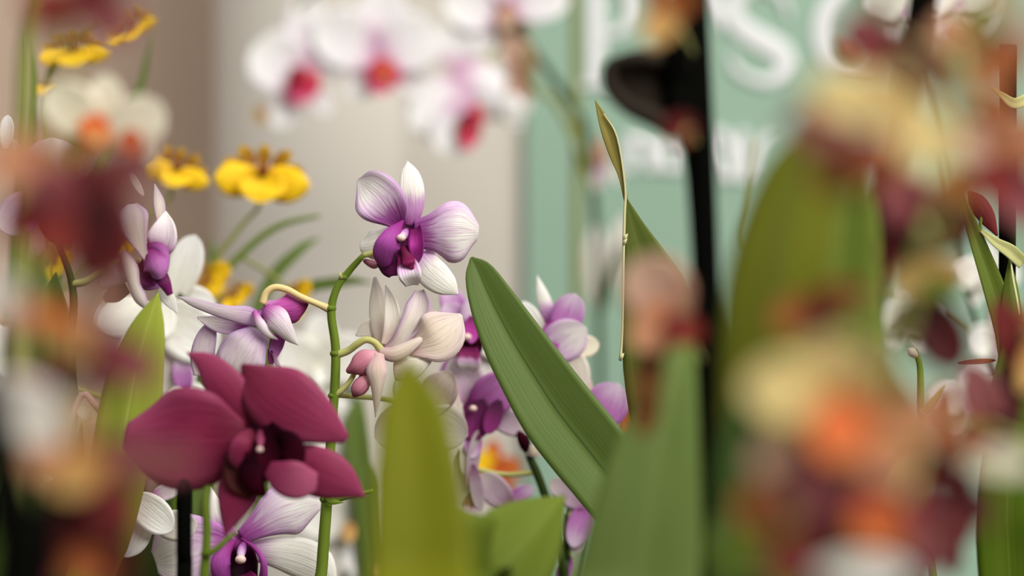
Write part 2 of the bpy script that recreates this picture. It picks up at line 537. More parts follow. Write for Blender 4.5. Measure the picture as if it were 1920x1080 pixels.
# sign board with white serif lettering
SD = 2.28
sx0 = P(986, 0, SD).x
sign = thing('sign_board', 'tall sage green sign board with white serif lettering behind the orchids', 'sign', (0.7, SD + 0.02, 0))
solid('panel', box_data(sx0, 1.5, SD, SD + 0.01, 0.0, 2.1), 'sign_green', parent=sign, origin=(0.7, SD, 0))
def letter(strokes):
    data = []
    V, F, U = [], [], []
    for pts, hw in strokes:
        me = blade_mesh([P(x, y, SD - 0.0025) for x, y in pts], [h / FPX * SD for h in hw], th=0.004, nu=4, nv=28)
        b = len(V)
        V += [v.co.copy() for v in me.vertices]
        F += [tuple(b + i for i in p.vertices) for p in me.polygons]
        bpy.data.meshes.remove(me)
    org = P(strokes[0][0][0][0], strokes[0][0][0][1], SD)
    link('letter', mesh_from(V, F, None, org, False), 'sign_white', sign, org)
def ring(cx, cy, rx, ry, thick, thin, n=12, slant=0.0):
    pts, hw = [], []
    for k in range(n + 1):
        a = 2 * math.pi * k / n
        pts.append((cx + rx * math.cos(a) - slant * ry * math.sin(a), cy + ry * math.sin(a)))
        hw.append(thin + (thick - thin) * abs(math.cos(a)))
    return (pts, hw)
letter([([(1118, 160), (1118, 90), (1118, 20), (1118, -30)], [17, 17, 17, 17]),
        ([(1118, -26), (1160, -26), (1186, 0), (1186, 30), (1160, 62), (1120, 64)], [6, 8, 16, 16, 8, 6]),
        ([(1090, 160), (1146, 160)], [6, 6])])
letter([([(1318, -40), (1326, -10), (1338, 20), (1350, 56)], [16, 20, 16, 5])])
letter([([(1478, 34), (1468, -2), (1432, -26), (1388, -14), (1372, 20), (1392, 52), (1430, 76), (1466, 98), (1474, 130), (1446, 152), (1408, 148), (1378, 128), (1370, 100)],
         [4, 7, 9, 15, 18, 20, 22, 21, 18, 11, 8, 7, 4])])
letter([ring(1610, 60, 66, 84, 21, 8)])
letter([ring(1808, 20, 46, 62, 17, 8)])
letter([([(1182, 320), (1182, 290), (1182, 250)], [12, 12, 11]), ([(1182, 272), (1204, 256), (1222, 272), (1222, 320)], [6, 9, 12, 12])])
letter([ring(1262, 288, 24, 30, 12, 6)])
letter([ring(1352, 290, 22, 44, 13, 6, slant=-0.2)])
letter([([(1392, 340), (1392, 290), (1392, 244)], [11, 11, 11])])
letter([([(1424, 340), (1424, 280), (1448, 250)], [10, 10, 9])])

# ------------------------------------------------------------------ plant builder
def W(x, y, D, dz=0.0):
    return P(x, y, D - dz / 1000.0)

def wp(p, D):
    if len(p) == 4:
        return Vector(p[:3])
    return W(p[0], p[1], D, p[2] if len(p) > 2 else 0.0)

class Plant:
    def __init__(self, name, label, cat, X, Y, D, pot='pot_clear', group=None, leaves=3, lmat='leaf_deep', pr=0.042):
        self.D = D
        self.root = thing(name, label, cat, (X, Y, BENCH), group)
        self.top = Vector((X, Y, BENCH + 0.10))
        o = Vector((X, Y, BENCH))
        v, f, uv = lathe_data(o, [(pr * 0.74, 0), (pr * 0.78, 0.004), (pr * 0.95, 0.092), (pr * 1.05, 0.093), (pr * 1.05, 0.104), (pr * 0.95, 0.104), (pr * 0.93, 0.096)])
        link('pot', mesh_from(v, f, uv, o), pot, self.root, o)
        v, f, uv = lathe_data(o, [(0.004, 0.101), (pr * 0.9, 0.098), (pr * 0.9, 0.092)])
        link('potting_bark', mesh_from(v, f, uv, o), 'bark', self.root, o)
        for k in range(leaves):
            a = 2 * math.pi * (k + 0.3 * random.random()) / leaves + X * 9
            d = Vector((math.cos(a), math.sin(a) * 0.7, 0))
            pts = [self.top, self.top + d * 0.03 + Vector((0, 0, 0.03)), self.top + d * 0.075 + Vector((0, 0, 0.045)), self.top + d * 0.115 + Vector((0, 0, 0.028))]
            me = blade_mesh(pts, [0.007, 0.02, 0.023, 0.001], face=(Vector((0, 0, 1)) - d * 0.3).normalized(), fold=0.25, th=0.0012, nu=6, nv=10, origin=self.top)
            link('base_leaf', me, lmat, self.root, self.top)
    def base(self, dx=0.0, dy=0.0, dz=0.0):
        return (self.top.x + dx, self.top.y + dy, self.top.z + dz, 'w')
    def tube(self, name, mat, pts, rad, D=None, parent=None, ns=10, label=None):
        D = D or self.D
        wpts = [wp(p, D) for p in pts]
        rr = [r / FPX * D for r in rad]
        v, f, uv = tube_data(wpts, rr, ns)
        o = link(name, mesh_from(v, f, uv, wpts[-1]), mat, parent or self.root, wpts[-1])
        if label:
            o['label'] = label
        return o
    def blade(self, name, mat, pts, hw, D=None, parent=None, label=None, **kw):
        D = D or self.D
        wpts = [wp(p, D) for p in pts]
        o = link(name, blade_mesh(wpts, [h / FPX * D for h in hw], origin=wpts[0], **kw), mat, parent or self.root, wpts[0])
        if label:
            o['label'] = label
        return o
    def node(self, x, y, r, D=None, mat='stem_green'):
        D = D or self.D
        c = W(x, y, D)
        v, f, uv = ball_data(c, r / FPX * D, 1.1, 1.1, 0.8, 6)
        link('stem_node', mesh_from(v, f, uv, c), mat, self.root, c)
    def bud(self, mat, pts, hw, D=None, label=None):
        D = D or self.D
        wpts = [wp(p, D) for p in pts]
        v, f, uv = tube_data(wpts, [h / FPX * D for h in hw], 12, 14)
        o = link('bud', mesh_from(v, f, uv, wpts[0]), mat, self.root, wpts[0])
        if label:
            o['label'] = label
        return o
    def flower(self, cx, cy, rows, D=None, label=None, pedicel=None, pmat='pedicel_green', prad=None, col=None, cap=None, th=0.0005, colmat='den_lilac'):
        """rows: (part, material, points, half widths, options); the flower mesh is column and pedicel."""
        D = D or self.D
        c = W(cx, cy, D)
        data = []
        own = pedicel is not None
        if not pedicel:
            pedicel = [(cx + 6, cy + 12, -14), (cx + 3, cy + 6, -10), (cx, cy, -6)]
        if pedicel:
            rr = prad or [5] * len(pedicel)
            pp = [wp(q, D) for q in pedicel]
            if own and D != self.D:          # the stalk leaves the stem at the stem's own depth
                pp[0] = wp(pedicel[0], self.D)
                pp[1] = pp[0] * 0.35 + pp[-1] * 0.65 + Vector((0, 0.004, 0.004))
            data.append(tube_data(pp, [r / FPX * D for r in rr], 10))
        v, f, uv = join_data(data)
        fl = link('flower', mesh_from(v, f, uv, c), pmat, self.root, c)
        if label:
            fl['label'] = label
        for r in rows:
            part, mat, pts, hw = r[:4]
            kw = dict(r[4]) if len(r) > 4 else {}
            kw.setdefault('th', th)
            self.blade(part, mat, pts, hw, D, fl, **kw)
        if col:
            v, f, uv = tube_data([wp(p, D) for p in col], [0.0014, 0.0024, 0.0018], 8)
            o = wp(col[0], D)
            link('column', mesh_from(v, f, uv, o), colmat, fl, o)
        if cap:
            x, y, dz, r = cap
            cc = W(x, y, D, dz)
            v, f, uv = ball_data(cc, r / FPX * D, 1.05, 1.0, 0.85, 8)
            link('anther_cap', mesh_from(v, f, uv, cc), 'anther', fl, cc)
        return fl

def T(part, mat, x, y, ang, L, Wd, z0=0, z1=0, **kw):
    """Rounded tepal: centre, direction of its tip (degrees, up = 90), half length, half width."""
    a = math.radians(ang)
    dx, dy = math.cos(a), -math.sin(a)
    pts, hw = [], []
    for s, h in ((-1, 0.3), (-0.55, 0.8), (0, 1.0), (0.5, 0.88), (0.85, 0.5), (1, 0.06)):
        q = (s + 1) / 2
        pts.append((x + dx * L * s, y + dy * L * s, z0 + (z1 - z0) * q))
        hw.append(h * Wd)
    kw.setdefault('cup', 0.15)
    return (part, mat, pts, hw, kw)

# ================================================================== middle row, in focus
# ---- the white and violet dendrobium spray
p = Plant('dendrobium_orchid', 'white and violet dendrobium orchid on an arching green stem rising past the magenta bloom', 'orchid', -0.094, 1.21, 1.2)
p.tube('stem', 'stem_green', [p.base(), (598, 1180), (604, 1060), (612, 950), (622, 800), (628, 720), (629, 650), (621, 585), (632, 540), (655, 508), (681, 479, 2)],
       [12, 11.5, 11, 10.5, 9, 9, 8.5, 8, 7, 6.5, 5])
for x, y, r in ((629, 663, 10), (620, 578, 10), (644, 520, 8), (624, 742, 9), (611, 936, 11)):
    p.node(x, y, r)
p.flower(757, 452, [
    ('sepal', 'den_sepal', [(771, 424, 0), (772, 388, 2), (771, 352, 3), (767, 322, 1), (764, 302, -2)], [12, 22.5, 24, 17, 0.5], dict(cup=-0.2)),
    ('petal', 'den_petal', [(746, 418, 2), (729, 394, 6), (710, 371, 8), (690, 352, 6), (671, 338, 2)], [15, 39, 47, 38, 3], dict(cup=0.22, wave=0.12, roll=-12)),
    ('petal', 'den_petal', [(778, 440, 2), (808, 438, 5), (840, 437, 6), (872, 437, 4), (897, 437, 1)], [26, 37, 58, 52, 16], dict(cup=-0.15, wave=0.12, roll=14, rph=1.2)),
    ('sepal', 'den_white', [(784, 478, -1), (801, 503, 2), (821, 522, 4), (842, 538, 3), (859, 552, 0)], [26, 29, 28, 20, 1], dict(cup=-0.2)),
    ('sepal', 'den_white', [(737, 448, -2), (716, 454, -3), (695, 461, -4), (675, 463, -6)], [24, 27, 27, 10], dict(cup=-0.3)),
    ('spur', 'spur_pink', [(712, 492, 0), (702, 496, 1), (692, 493, 0), (682, 488, -2)], [6, 8, 7, 4], dict(cup=-0.7, th=0.001)),
    ('lip', 'den_dark', [(708, 490, 3), (724, 496, 5), (740, 502, 8), (753, 514, 9)], [6, 20, 20, 4], dict(cup=-0.2)),
    ('throat', 'den_dark', [(762, 408, -1), (760, 440, 0), (758, 470, 2), (760, 500, 6)], [14, 28, 28, 14], dict(cup=0.4)),
    ('lip_lobe', 'den_lip_side', [(757, 413, 6), (744, 434, 14), (732, 458, 17), (725, 480, 14), (726, 500, 8)], [2, 16, 24, 24, 12], dict(cup=-0.5, roll=-22)),
    ('lip_lobe', 'den_lip_in', [(781, 428, 5), (783, 445, 10), (784, 463, 12), (782, 480, 11), (776, 494, 9)], [11, 15, 16, 13, 7], dict(cup=0.5, roll=24)),
    ('lip', 'den_lip_mid', [(755, 463, 7), (760, 484, 11), (766, 504, 14), (770, 520, 14), (772, 534, 10)], [10, 15, 20, 21, 12], dict(cup=0.25, ruffle=0.05)),
    ('lip_crest', 'lip_hair', [(754, 462, 11), (761, 480, 14), (768, 494, 16), (775, 504, 15)], [5, 10, 11, 3], dict(cup=-0.2, ruffle=0.15, nv=30)),
], label='white and violet bloom facing forward at the stem tip', cap=(752, 446, 15, 8.5), col=[(762, 432, 2), (757, 440, 8), (752, 446, 13)],
    pedicel=[(681, 479, 2), (700, 474, -3), (725, 462, -6), (755, 448, -5)], prad=[5, 6, 7, 7], pmat='pedicel_green')
p.flower(495, 588, [
    ('sepal', 'lilac_back', [(488, 601, 0), (462, 592, 4), (430, 587, 6), (395, 578, 6), (360, 566, 4), (334, 556, 1)], [15, 18, 14, 11, 8, 0.5], dict(cup=-0.25)),
    ('petal', 'den_petal', [(470, 612, -3), (440, 611, -4), (405, 606, -4), (370, 595, -5)], [8, 17, 15, 2], dict(cup=0.3)),
    ('petal', 'lilac_back', [(398, 606, -6), (386, 635, -5), (378, 670, -4), (374, 705, -4)], [10, 20, 22, 12], dict(cup=-0.2)),
    ('petal', 'lilac_back', [(487, 622, 0), (468, 645, 5), (454, 665, 6), (442, 690, 5), (434, 710, 2)], [22, 40, 46, 42, 14], dict(cup=-0.28, wave=0.1)),
    ('lip', 'den_violet', [(524, 628, -2), (517, 652, -3), (509, 683, -3)], [14, 13, 3], dict(cup=0.3)),
    ('lip', 'den_dark', [(506, 655, -3), (508, 668, -2), (507, 682, -2)], [4, 6, 3], dict()),
    ('sepal_tip', 'mauve_pale', [(512, 662, -1), (522, 686, -1), (535, 709, -2)], [3, 4, 0.6], dict()),
    ('spur', 'spur_purple', [(494, 574, 2), (520, 577, 5), (546, 578, 4), (566, 573, 1), (578, 570, 0)], [12, 17, 27, 18, 2], dict(cup=-0.5, ruffle=0.08, th=0.001)),
    ('sepal', 'blush', [(497, 576, 4), (516, 595, 9), (532, 616, 9), (546, 634, 6), (559, 647, 2)], [14, 23, 18, 11, 0.8], dict(cup=-0.35)),
    ('sepal', 'blush', [(476, 583, 5), (487, 606, 8), (502, 625, 7), (521, 637, 4)], [5, 9, 8, 1], dict(cup=-0.4)),
], label='lilac bloom seen from behind on a bent cream stalk', pmat='pedicel', col=[(494, 580, -2), (488, 592, 0), (480, 600, 0)],
    pedicel=[(617, 579, 0), (594, 569, 2), (565, 557, 4), (538, 543, 4), (515, 539, 4), (499, 549, 4), (492, 570, 4)], prad=[8, 6, 6, 6.5, 6.5, 6.5, 7])
p.flower(715, 655, [
    ('petal', 'pale', [(716, 636, -8), (696, 616, -8), (667, 629, -9)], [12, 19, 2], dict(cup=0.2)),
    ('sepal', 'pale', [(716, 650, -4), (712, 610, -6), (708, 565, -7), (703, 519, -9)], [9, 18, 16, 3], dict(cup=-0.2)),
    ('sepal', 'pale', [(724, 648, 0), (735, 610, 1), (734, 572, 0), (723, 535, -3)], [10, 15, 13, 1], dict(cup=0.3)),
    ('petal', 'pale_lilac', [(722, 657, 0), (752, 636, 3), (775, 602, 3), (787, 573, 1), (787, 545, -2)], [6, 15, 22, 24, 9], dict(cup=0.4, roll=-15)),
    ('petal', 'pale_tan', [(775, 640, -5), (800, 605, -6), (812, 580, -8)], [10, 22, 8], dict(cup=0.1)),
    ('petal', 'pale_tan', [(760, 658, 2), (790, 645, 5), (816, 634, 7), (842, 614, 5), (865, 590, 2)], [9, 30, 48, 39, 3], dict(cup=0.2, wave=0.12)),
    ('petal', 'pale_tan', [(710, 660, 5), (742, 664, 8), (780, 642, 7), (800, 626, 4)], [9, 15, 9, 2], dict(cup=-0.4)),
    ('sepal', 'pale', [(738, 696, 3), (768, 693, 6), (795, 682, 6), (813, 672, 4)], [18, 22, 11, 0.8], dict(cup=-0.3)),
    ('spur', 'spur_pink', [(712, 662, 4), (692, 672, 8), (668, 688, 8), (650, 697, 5)], [6, 21, 19, 5], dict(cup=-0.6, th=0.001)),
    ('sepal', 'pale_tan', [(711, 662, 7), (706, 692, 10), (707, 722, 9), (706, 752, 6), (704, 782, 2)], [9, 20, 13, 7, 0.6], dict(cup=-0.35)),
    ('lip', 'spur_pink', [(688, 690, 3), (682, 702, 4), (676, 712, 3)], [12, 10, 5], dict(cup=-0.4)),
], label='pale cream bloom seen from behind with a pink spur', pmat='pedicel_green', col=[(716, 655, 0), (722, 662, 0), (730, 668, 0)],
    pedicel=[(630, 665, 0), (652, 658, 1), (670, 645, 3), (686, 637, 4), (702, 642, 4), (714, 656, 3)], prad=[8, 7, 7, 6.5, 6.5, 8])
p.tube('bud_stalk', 'pedicel_green', [(625, 742, 0), (640, 732, 1), (655, 716, 1), (664, 700, 0), (672, 672, -2)], [6, 5.5, 5, 5, 5])
p.bud('spur_pink', [(694, 712, 2), (682, 718, 3), (670, 732, 3), (663, 744, 2)], [8, 15, 14, 3], label='dusty pink closed bud below the pale bloom')
p.tube('bud_stalk', 'stem_green', [(611, 938, 0), (635, 936, 1), (665, 928, 1), (700, 920, 0)], [6, 5, 4, 4])
p.blade('bract', 'stem_green', [(612, 930, 4), (622, 940, 6), (644, 942, 4)], [5, 6, 0.6], th=0.0008)
p.blade('bract', 'bract', [(641, 522, 2), (638, 516, 3), (637, 508, 2)], [3, 3, 0.5], th=0.0005)
# cream blooms at the back of the same stem, half hidden by the olive leaf
p.flower(790, 780, [
    T('petal', 'pale_tan', 820, 740, 60, 50, 34, 0, 4, ruffle=0.05), T('petal', 'pale', 830, 800, -20, 50, 42, 0, 3, ruffle=0.05),
    T('petal', 'pale_tan', 760, 800, 200, 60, 46, -2, 2), T('sepal', 'pale', 812, 870, -70, 55, 34, 0, 2),
    T('sepal', 'pale', 770, 740, 110, 45, 30, -2, -4), T('sepal', 'mauve_pale', 760, 880, 250, 60, 36, 0, 2)],
    D=1.24, label='cream bloom behind the olive leaf', pedicel=[(624, 740, 0), (680, 760, 2), (790, 780, 2)], prad=[5, 5, 5])

# ---- dark magenta dendrobium with its black stake
p = Plant('magenta_dendrobium', 'dark magenta dendrobium orchid with one broad bloom beside a black stake', 'orchid', -0.145, 1.05, 1.08, leaves=0)
D2 = 1.08
p.tube('stem', 'stem_green', [p.base(0.004, 0.0), (376, 1200), (383, 1080), (388, 1000), (386, 935), (400, 890, -6), (440, 850, -8)], [10, 9, 9, 8, 8, 7, 7])
p.tube('stake', 'stake_black', [p.base(-0.006, 0.004), (343, 1150), (345, 1030), (345, 905), (345, 820, -10)], [16, 15.5, 15, 15, 14])
p.tube('bud_stalk', 'stem_green', [(387, 1040, 3), (405, 1030, 4), (425, 1012, 4), (442, 998, 3)], [7, 6, 5, 4])
p.node(387, 1038, 11)
p.flower(475, 835, [
    ('petal', 'magenta', [(462, 815, 0), (412, 822, 4), (352, 824, 6), (292, 822, 3), (233, 814, -4)], [26, 80, 98, 82, 22], dict(cup=-0.12, wave=0.28, wn=1.6, th=0.0008)),
    ('sepal', 'magenta', [(474, 806, -2), (446, 762, 0), (416, 718, 1), (385, 682, -1), (350, 661, -5)], [24, 37, 36, 23, 1], dict(cup=-0.2)),
    ('petal', 'magenta', [(454, 684, -4), (488, 722, 2), (532, 756, 6), (592, 790, 5), (650, 824, -2)], [4, 50, 68, 48, 9], dict(cup=-0.15, wave=0.1, th=0.0008)),
    ('sepal', 'magenta', [(505, 852, -2), (556, 872, 2), (602, 888, 4), (642, 906, 2), (685, 932, -2)], [18, 42, 47, 36, 0.8], dict(cup=-0.2)),
    ('sepal', 'magenta', [(462, 872, 2), (448, 915, 5), (434, 958, 5), (422, 1006, 2)], [24, 40, 27, 1], dict(cup=-0.25)),
    ('lip_lobe', 'magenta', [(472, 806, 6), (460, 832, 11), (452, 862, 10), (456, 885, 6)], [8, 22, 22, 8], dict(cup=-0.5, roll=-20)),
    ('lip_lobe', 'maroon_dark', [(462, 840, 3), (446, 868, 5), (452, 898, 6), (478, 925, 6)], [12, 26, 30, 14], dict(cup=0.2)),
    ('throat', 'magenta_dark', [(484, 786, 0), (494, 812, 4), (505, 838, 6), (500, 870, 8), (488, 900, 9)], [14, 30, 42, 40, 12], dict(cup=0.35)),
    ('lip_lobe', 'magenta_dark', [(520, 812, 8), (540, 835, 13), (544, 860, 14), (530, 884, 12)], [10, 26, 26, 12], dict(cup=-0.3, roll=20)),
    ('lip', 'magenta_dark', [(470, 850, 9), (468, 880, 12), (480, 910, 12), (496, 930, 9)], [10, 22, 20, 6], dict(cup=-0.3)),
    ('lip', 'magenta_light', [(502, 878, 13), (530, 894, 16), (562, 903, 15), (594, 905, 10)], [14, 32, 34, 18], dict(cup=-0.08)),
    ('lip_ridge', 'magenta_light', [(487, 808, 16), (487, 822, 18), (487, 838, 20)], [5, 5, 4], dict(cup=-0.8, th=0.0015)),
], label='broad dark magenta bloom', cap=(487, 843, 21, 6), pmat='stem_green', th=0.0006, col=[(480, 815, -4), (486, 822, 4), (487, 830, 12)], colmat='magenta')

# ---- white and violet bloom low behind the magenta one
p = Plant('dendrobium_orchid', 'white and violet dendrobium orchid with one low bloom under the magenta flower', 'orchid', -0.19, 1.24, 1.22)
p.tube('stem', 'stem_green', [p.base(), (330, 1250), (420, 1150, -10), (455, 1070, -8), (452, 1045, -6)], [10, 9, 8, 7, 6])
p.flower(452, 1050, [
    ('petal', 'den_petal', [(440, 1030, 0), (402, 1028, 3), (362, 1036, 5), (322, 1046, 3), (292, 1054, -2)], [18, 52, 76, 66, 22], dict(cup=0.15)),
    ('petal', 'den_petal', [(452, 1008, 2), (487, 984, 5), (522, 962, 7), (556, 950, 5), (600, 942, 0)], [14, 27, 46, 48, 14], dict(cup=-0.15, wave=0.1)),
    ('sepal', 'den_sepal', [(432, 1014, 0), (410, 972, 1), (392, 912, -2)], [14, 22, 2], dict(cup=-0.2)),
    ('sepal', 'den_white', [(470, 1034, 0), (512, 1036, 3), (560, 1046, 4), (600, 1064, 2), (630, 1090, -2)], [18, 28, 38, 34, 4], dict(cup=-0.2)),
    ('sepal', 'den_white', [(420, 1070, -2), (380, 1100, 0), (340, 1130, -2)], [18, 30, 3], dict(cup=-0.2)),
    ('throat', 'throat_dark', [(460, 1090, 4), (456, 1060, 1), (452, 1030, 2), (448, 1000, -1)], [26, 30, 26, 12], dict(cup=0.5)),
    ('lip_lobe', 'den_lip_side', [(440, 1014, 6), (424, 1036, 12), (416, 1060, 14), (420, 1090, 10)], [4, 15, 20, 16], dict(cup=-0.4, roll=-24)),
    ('lip_lobe', 'den_lip_side', [(452, 1010, 6), (478, 1030, 12), (492, 1056, 14), (490, 1092, 10)], [2, 5, 7, 10], dict(cup=-0.6, roll=24)),
    ('lip', 'den_lip_mid', [(455, 1078, 8), (460, 1100, 13), (462, 1130, 12)], [18, 28, 14], dict(cup=0.2)),
], label='white bloom with violet veins and a dark throat', cap=(451, 1049, 13, 10), col=[(456, 1020, 2), (453, 1032, 7), (451, 1045, 11)])
p.flower(285, 950, [T('petal', 'white', 285, 962, -40, 50, 34, 0, 4), T('petal', 'blush', 312, 922, 20, 30, 16, -2, 2), T('petal', 'white', 250, 1000, 240, 50, 34, -3, 0), T('sepal', 'greywhite', 330, 985, 0, 40, 30, -4, -2)],
    D=1.2, label='white bloom at the foot of the magenta flower')

# ---- blush dendrobium on the left with a violet lip
p = Plant('blush_dendrobium', 'blush pink dendrobium orchid with a violet lipped bloom and pointed light green leaf', 'orchid', -0.262, 1.17, 1.16, leaves=0)
p.tube('stem', 'stem_dark', [p.base(), (20, 1180), (60, 950), (110, 760), (136, 600), (135, 535), (120, 485), (100, 440), (80, 400)], [10, 10, 9, 9, 8, 7, 6, 6, 5])
p.flower(280, 500, [
    ('petal', 'pale_lilac', [(286, 506, 8), (268, 470, 8), (256, 436, 7), (250, 405, 5), (249, 383, 2)], [2, 9, 23, 29, 10], dict(cup=0.2, roll=0)),
    ('petal', 'blush', [(296, 474, 2), (304, 452, 5), (309, 425, 5), (311, 396, 2)], [15, 28, 21, 1], dict(cup=0.25)),
    ('sepal', 'pale_lilac', [(302, 420, -2), (298, 380, -3), (290, 345, -4)], [8, 11, 1], dict()),
    ('lip_lobe', 'den_violet', [(272, 470, 4), (288, 464, 6), (304, 474, 7), (306, 500, 8), (300, 520, 8)], [8, 14, 12, 10, 8], dict(cup=-0.5)),
    ('lip', 'den_violet', [(276, 470, 7), (286, 490, 12), (294, 508, 12), (298, 524, 9)], [18, 26, 22, 12], dict(cup=-0.7)),
    ('lip', 'den_dark', [(296, 510, 6), (308, 530, 9), (319, 553, 7)], [14, 12, 6], dict(cup=-0.3)),
    ('throat', 'den_dark', [(258, 498, 2), (276, 514, 3), (296, 528, 2)], [24, 24, 10], dict(cup=0.3)),
    ('petal', 'den_violet', [(258, 515, -1), (280, 528, 0), (300, 536, 0)], [18, 18, 6], dict()),
    ('sepal', 'pale_lilac', [(230, 472, 6), (245, 504, 9), (252, 535, 9), (264, 562, 7), (278, 582, 3)], [9, 14, 11, 12, 2], dict(cup=-0.4)),
    ('sepal', 'white', [(300, 540, 2), (317, 562, 3), (333, 588, 1)], [9, 12, 0.8], dict()),
    ('petal', 'mauve_pale', [(244, 488, 0), (218, 510, 2), (186, 536, 0)], [14, 26, 10], dict(cup=-0.3)),
    ('petal', 'maroon', [(240, 540, -1), (215, 552, 0), (195, 562, 0)], [10, 16, 6], dict()),
], label='blush bloom with a rolled violet lip', pmat='pedicel_green', pedicel=[(137, 533, 0), (160, 528, 2), (185, 512, 2), (225, 490, 0), (262, 490, -2)], prad=[7, 7, 6, 6, 6])
p.flower(90, 350, [
    T('petal', 'lilac_back', 98, 312, 90, 54, 56, 2, 6, cup=-0.25), T('petal', 'mauve_pale', 40, 400, 220, 50, 40, 0, 4), T('petal', 'dusky_rose', 110, 410, -50, 50, 44, 2, 8, cup=-0.3),
    T('sepal', 'white', 150, 298, 62, 24, 8, -1, 0), T('sepal', 'white', 12, 248, 85, 32, 14, -2, 0), T('sepal', 'pale', 34, 285, 110, 26, 8, -2, 0),
    T('sepal', 'pale', 256, 345, 120, 26, 7, -2, 0), T('lip', 'den_violet', 60, 400, 260, 36, 16, 4, 10)],
    label='pale pink rounded bloom at the top of its stem', pedicel=[(80, 400, 0), (86, 380, 0), (90, 360, 0)])
p.blade('leaf', 'leaf_light', [p.base(0.01), (150, 1150, 0), (196, 1000, 2), (226, 850, 6), (246, 740, 8), (264, 660, 9), (281, 600, 8), (297, 548, 5)], [14, 42, 50, 56, 56, 44, 27, 0.5],
        D=1.15, fold=-0.25, th=0.0012, nv=26, label='pointed light green leaf')
p.blade('leaf', 'leaf_deep', [p.base(-0.01), (90, 900, -10), (100, 700, -10), (96, 600, -8), (105, 510, -8)], [14, 40, 45, 40, 1], D=1.2, fold=0.2, th=0.0012)
p.flower(120, 900, [
    T('petal', 'greywhite', 70, 902, 170, 36, 17, 0, 2), T('lip', 'blush', 114, 856, 250, 20, 16, 2, 4), T('petal', 'magenta_dark', 90, 945, 240, 60, 26, 0, 4),
    T('petal', 'magenta', 86, 995, 240, 44, 26, 0, 3), T('sepal', 'pale', 158, 775, 130, 16, 12, 0, 0), T('sepal', 'magenta', 75, 1060, 230, 40, 20, -2, 2)],
    label='dark throated bloom low on the stem', pmat='pedicel_pink', pedicel=[(236, 824, 0), (205, 792, 2), (180, 762, 3), (155, 740, 2), (130, 800, 0), (120, 880, 0)], prad=[7, 6.5, 6, 6, 5, 5])

# ---- big leaved orchid with the dark strap leaf and the dry edged leaf
p = Plant('strap_leaf_orchid', 'leafy orchid with a broad dark strap leaf and a tall twisted dry edged leaf', 'orchid', 0.10, 1.16, 1.19, leaves=2)
p.blade('leaf', 'leaf_main', [p.base(0.0), (1270, 1120, 30), (1205, 985, 24), (1150, 905, 18), (1098, 838, 12), (1046, 772, 6), (1002, 705, 1), (961, 638, -4), (924, 568, -9), (898, 510, -13), (884, 483, -15)],
        [30, 62, 66, 70, 73, 72, 65, 57, 44, 27, 3], fold=0.3, th=0.0018, nv=32, nu=12, label='broad dark green strap leaf')
lf = p.blade('leaf', 'leaf_fold', [p.base(0.02), (1310, 1150, -4), (1290, 950, -2), (1268, 800, 0), (1247, 680, 0), (1231, 560, 0), (1211, 490, 0), (1191, 430, 0), (1174, 374, 0)],
        [30, 70, 84, 84, 80, 64, 42, 21, 3], fold=0.12, th=0.0012, nv=30, nu=10, label='tall folded leaf with a dry pale edge')
p.blade('leaf_tip', 'leaf_brown', [(1174, 378, 1), (1165, 330, 2), (1153, 290, 2), (1141, 250, 2), (1128, 218, 1), (1116, 188, 0)], [4, 6, 11, 13, 8, 0.5], parent=lf, fold=0.3, th=0.001, label='dry brown leaf tip')
p.tube('leaf_rim', 'rim', [(1132, 213, 3), (1157, 258, 4), (1172, 352, 3), (1171, 400, 3), (1169, 480, 3), (1168, 560, 3), (1167, 620, 3), (1163, 676, 3)], [1, 1.6, 2.2, 2.8, 2.6, 2, 1.8, 3], parent=lf, ns=6, label='pale dry rim of the leaf')
for x, y in ((1173, 444), (1172, 452), (1166, 668)):
    p.tube('rim_burr', 'rim', [(x - 3, y + 8, 3), (x, y, 4), (x + 4, y - 6, 3)], [2.5, 3.5, 0.5], parent=lf, ns=6)
p.blade('leaf', 'leaf_mid', [p.base(-0.02, -0.02), (870, 1150, 150), (925, 1085, 150), (968, 1035, 130), (1012, 985, 105), (1058, 930, 75)], [40, 95, 92, 84, 60, 2], D=1.12, fold=-0.1, th=0.0015, nv=24, label='short light green leaf with an upturned end')

# ---- second dendrobium behind the strap leaf
p = Plant('dendrobium_orchid', 'white and violet dendrobium orchid with many blooms crowded behind the dark strap leaf', 'orchid', 0.03, 1.33, 1.30)
p.tube('stem', 'stem_dark', [p.base(), (1062, 1150), (1040, 1000), (1020, 924), (1006, 885), (990, 845), (985, 780, -4), (990, 700, -6), (1010, 640, -4)], [9, 9, 9, 8, 8, 7, 6, 6, 6])
p.tube('stem', 'stem_dark', [p.base(0.008), (1060, 1120), (1062, 1050), (1064, 980), (1090, 860, -8), (1100, 760, -8)], [8, 8, 8, 7, 6, 6])
p.flower(876, 640, [
    T('sepal', 'den_lilac', 852, 575, 112, 44, 24, -2, -4), T('petal', 'den_petal', 896, 590, 70, 46, 34, 0, 2), T('petal', 'den_lilac', 858, 600, 130, 40, 26, 0, 0), T('throat', 'magenta_dark', 880, 648, 90, 30, 26, 2, 2),
    T('lip_lobe', 'den_lip_in', 884, 618, 270, 26, 14, 4, 8), ('lip', 'den_lip_mid', [(880, 652, 6), (879, 670, 10), (878, 684, 9), (877, 694, 6)], [16, 22, 22, 12], dict(cup=0.2)),
    T('sepal', 'white', 905, 690, -40, 40, 20, -3, -4), T('sepal', 'den_lilac', 846, 690, 240, 36, 18, -3, -4), T('petal', 'den_white', 930, 640, -5, 50, 36, -2, 0)],
    label='violet bloom peeping out left of the strap leaf', cap=(876, 632, 12, 8), pedicel=[(985, 780, -4), (940, 700, -6), (885, 645, -4)])
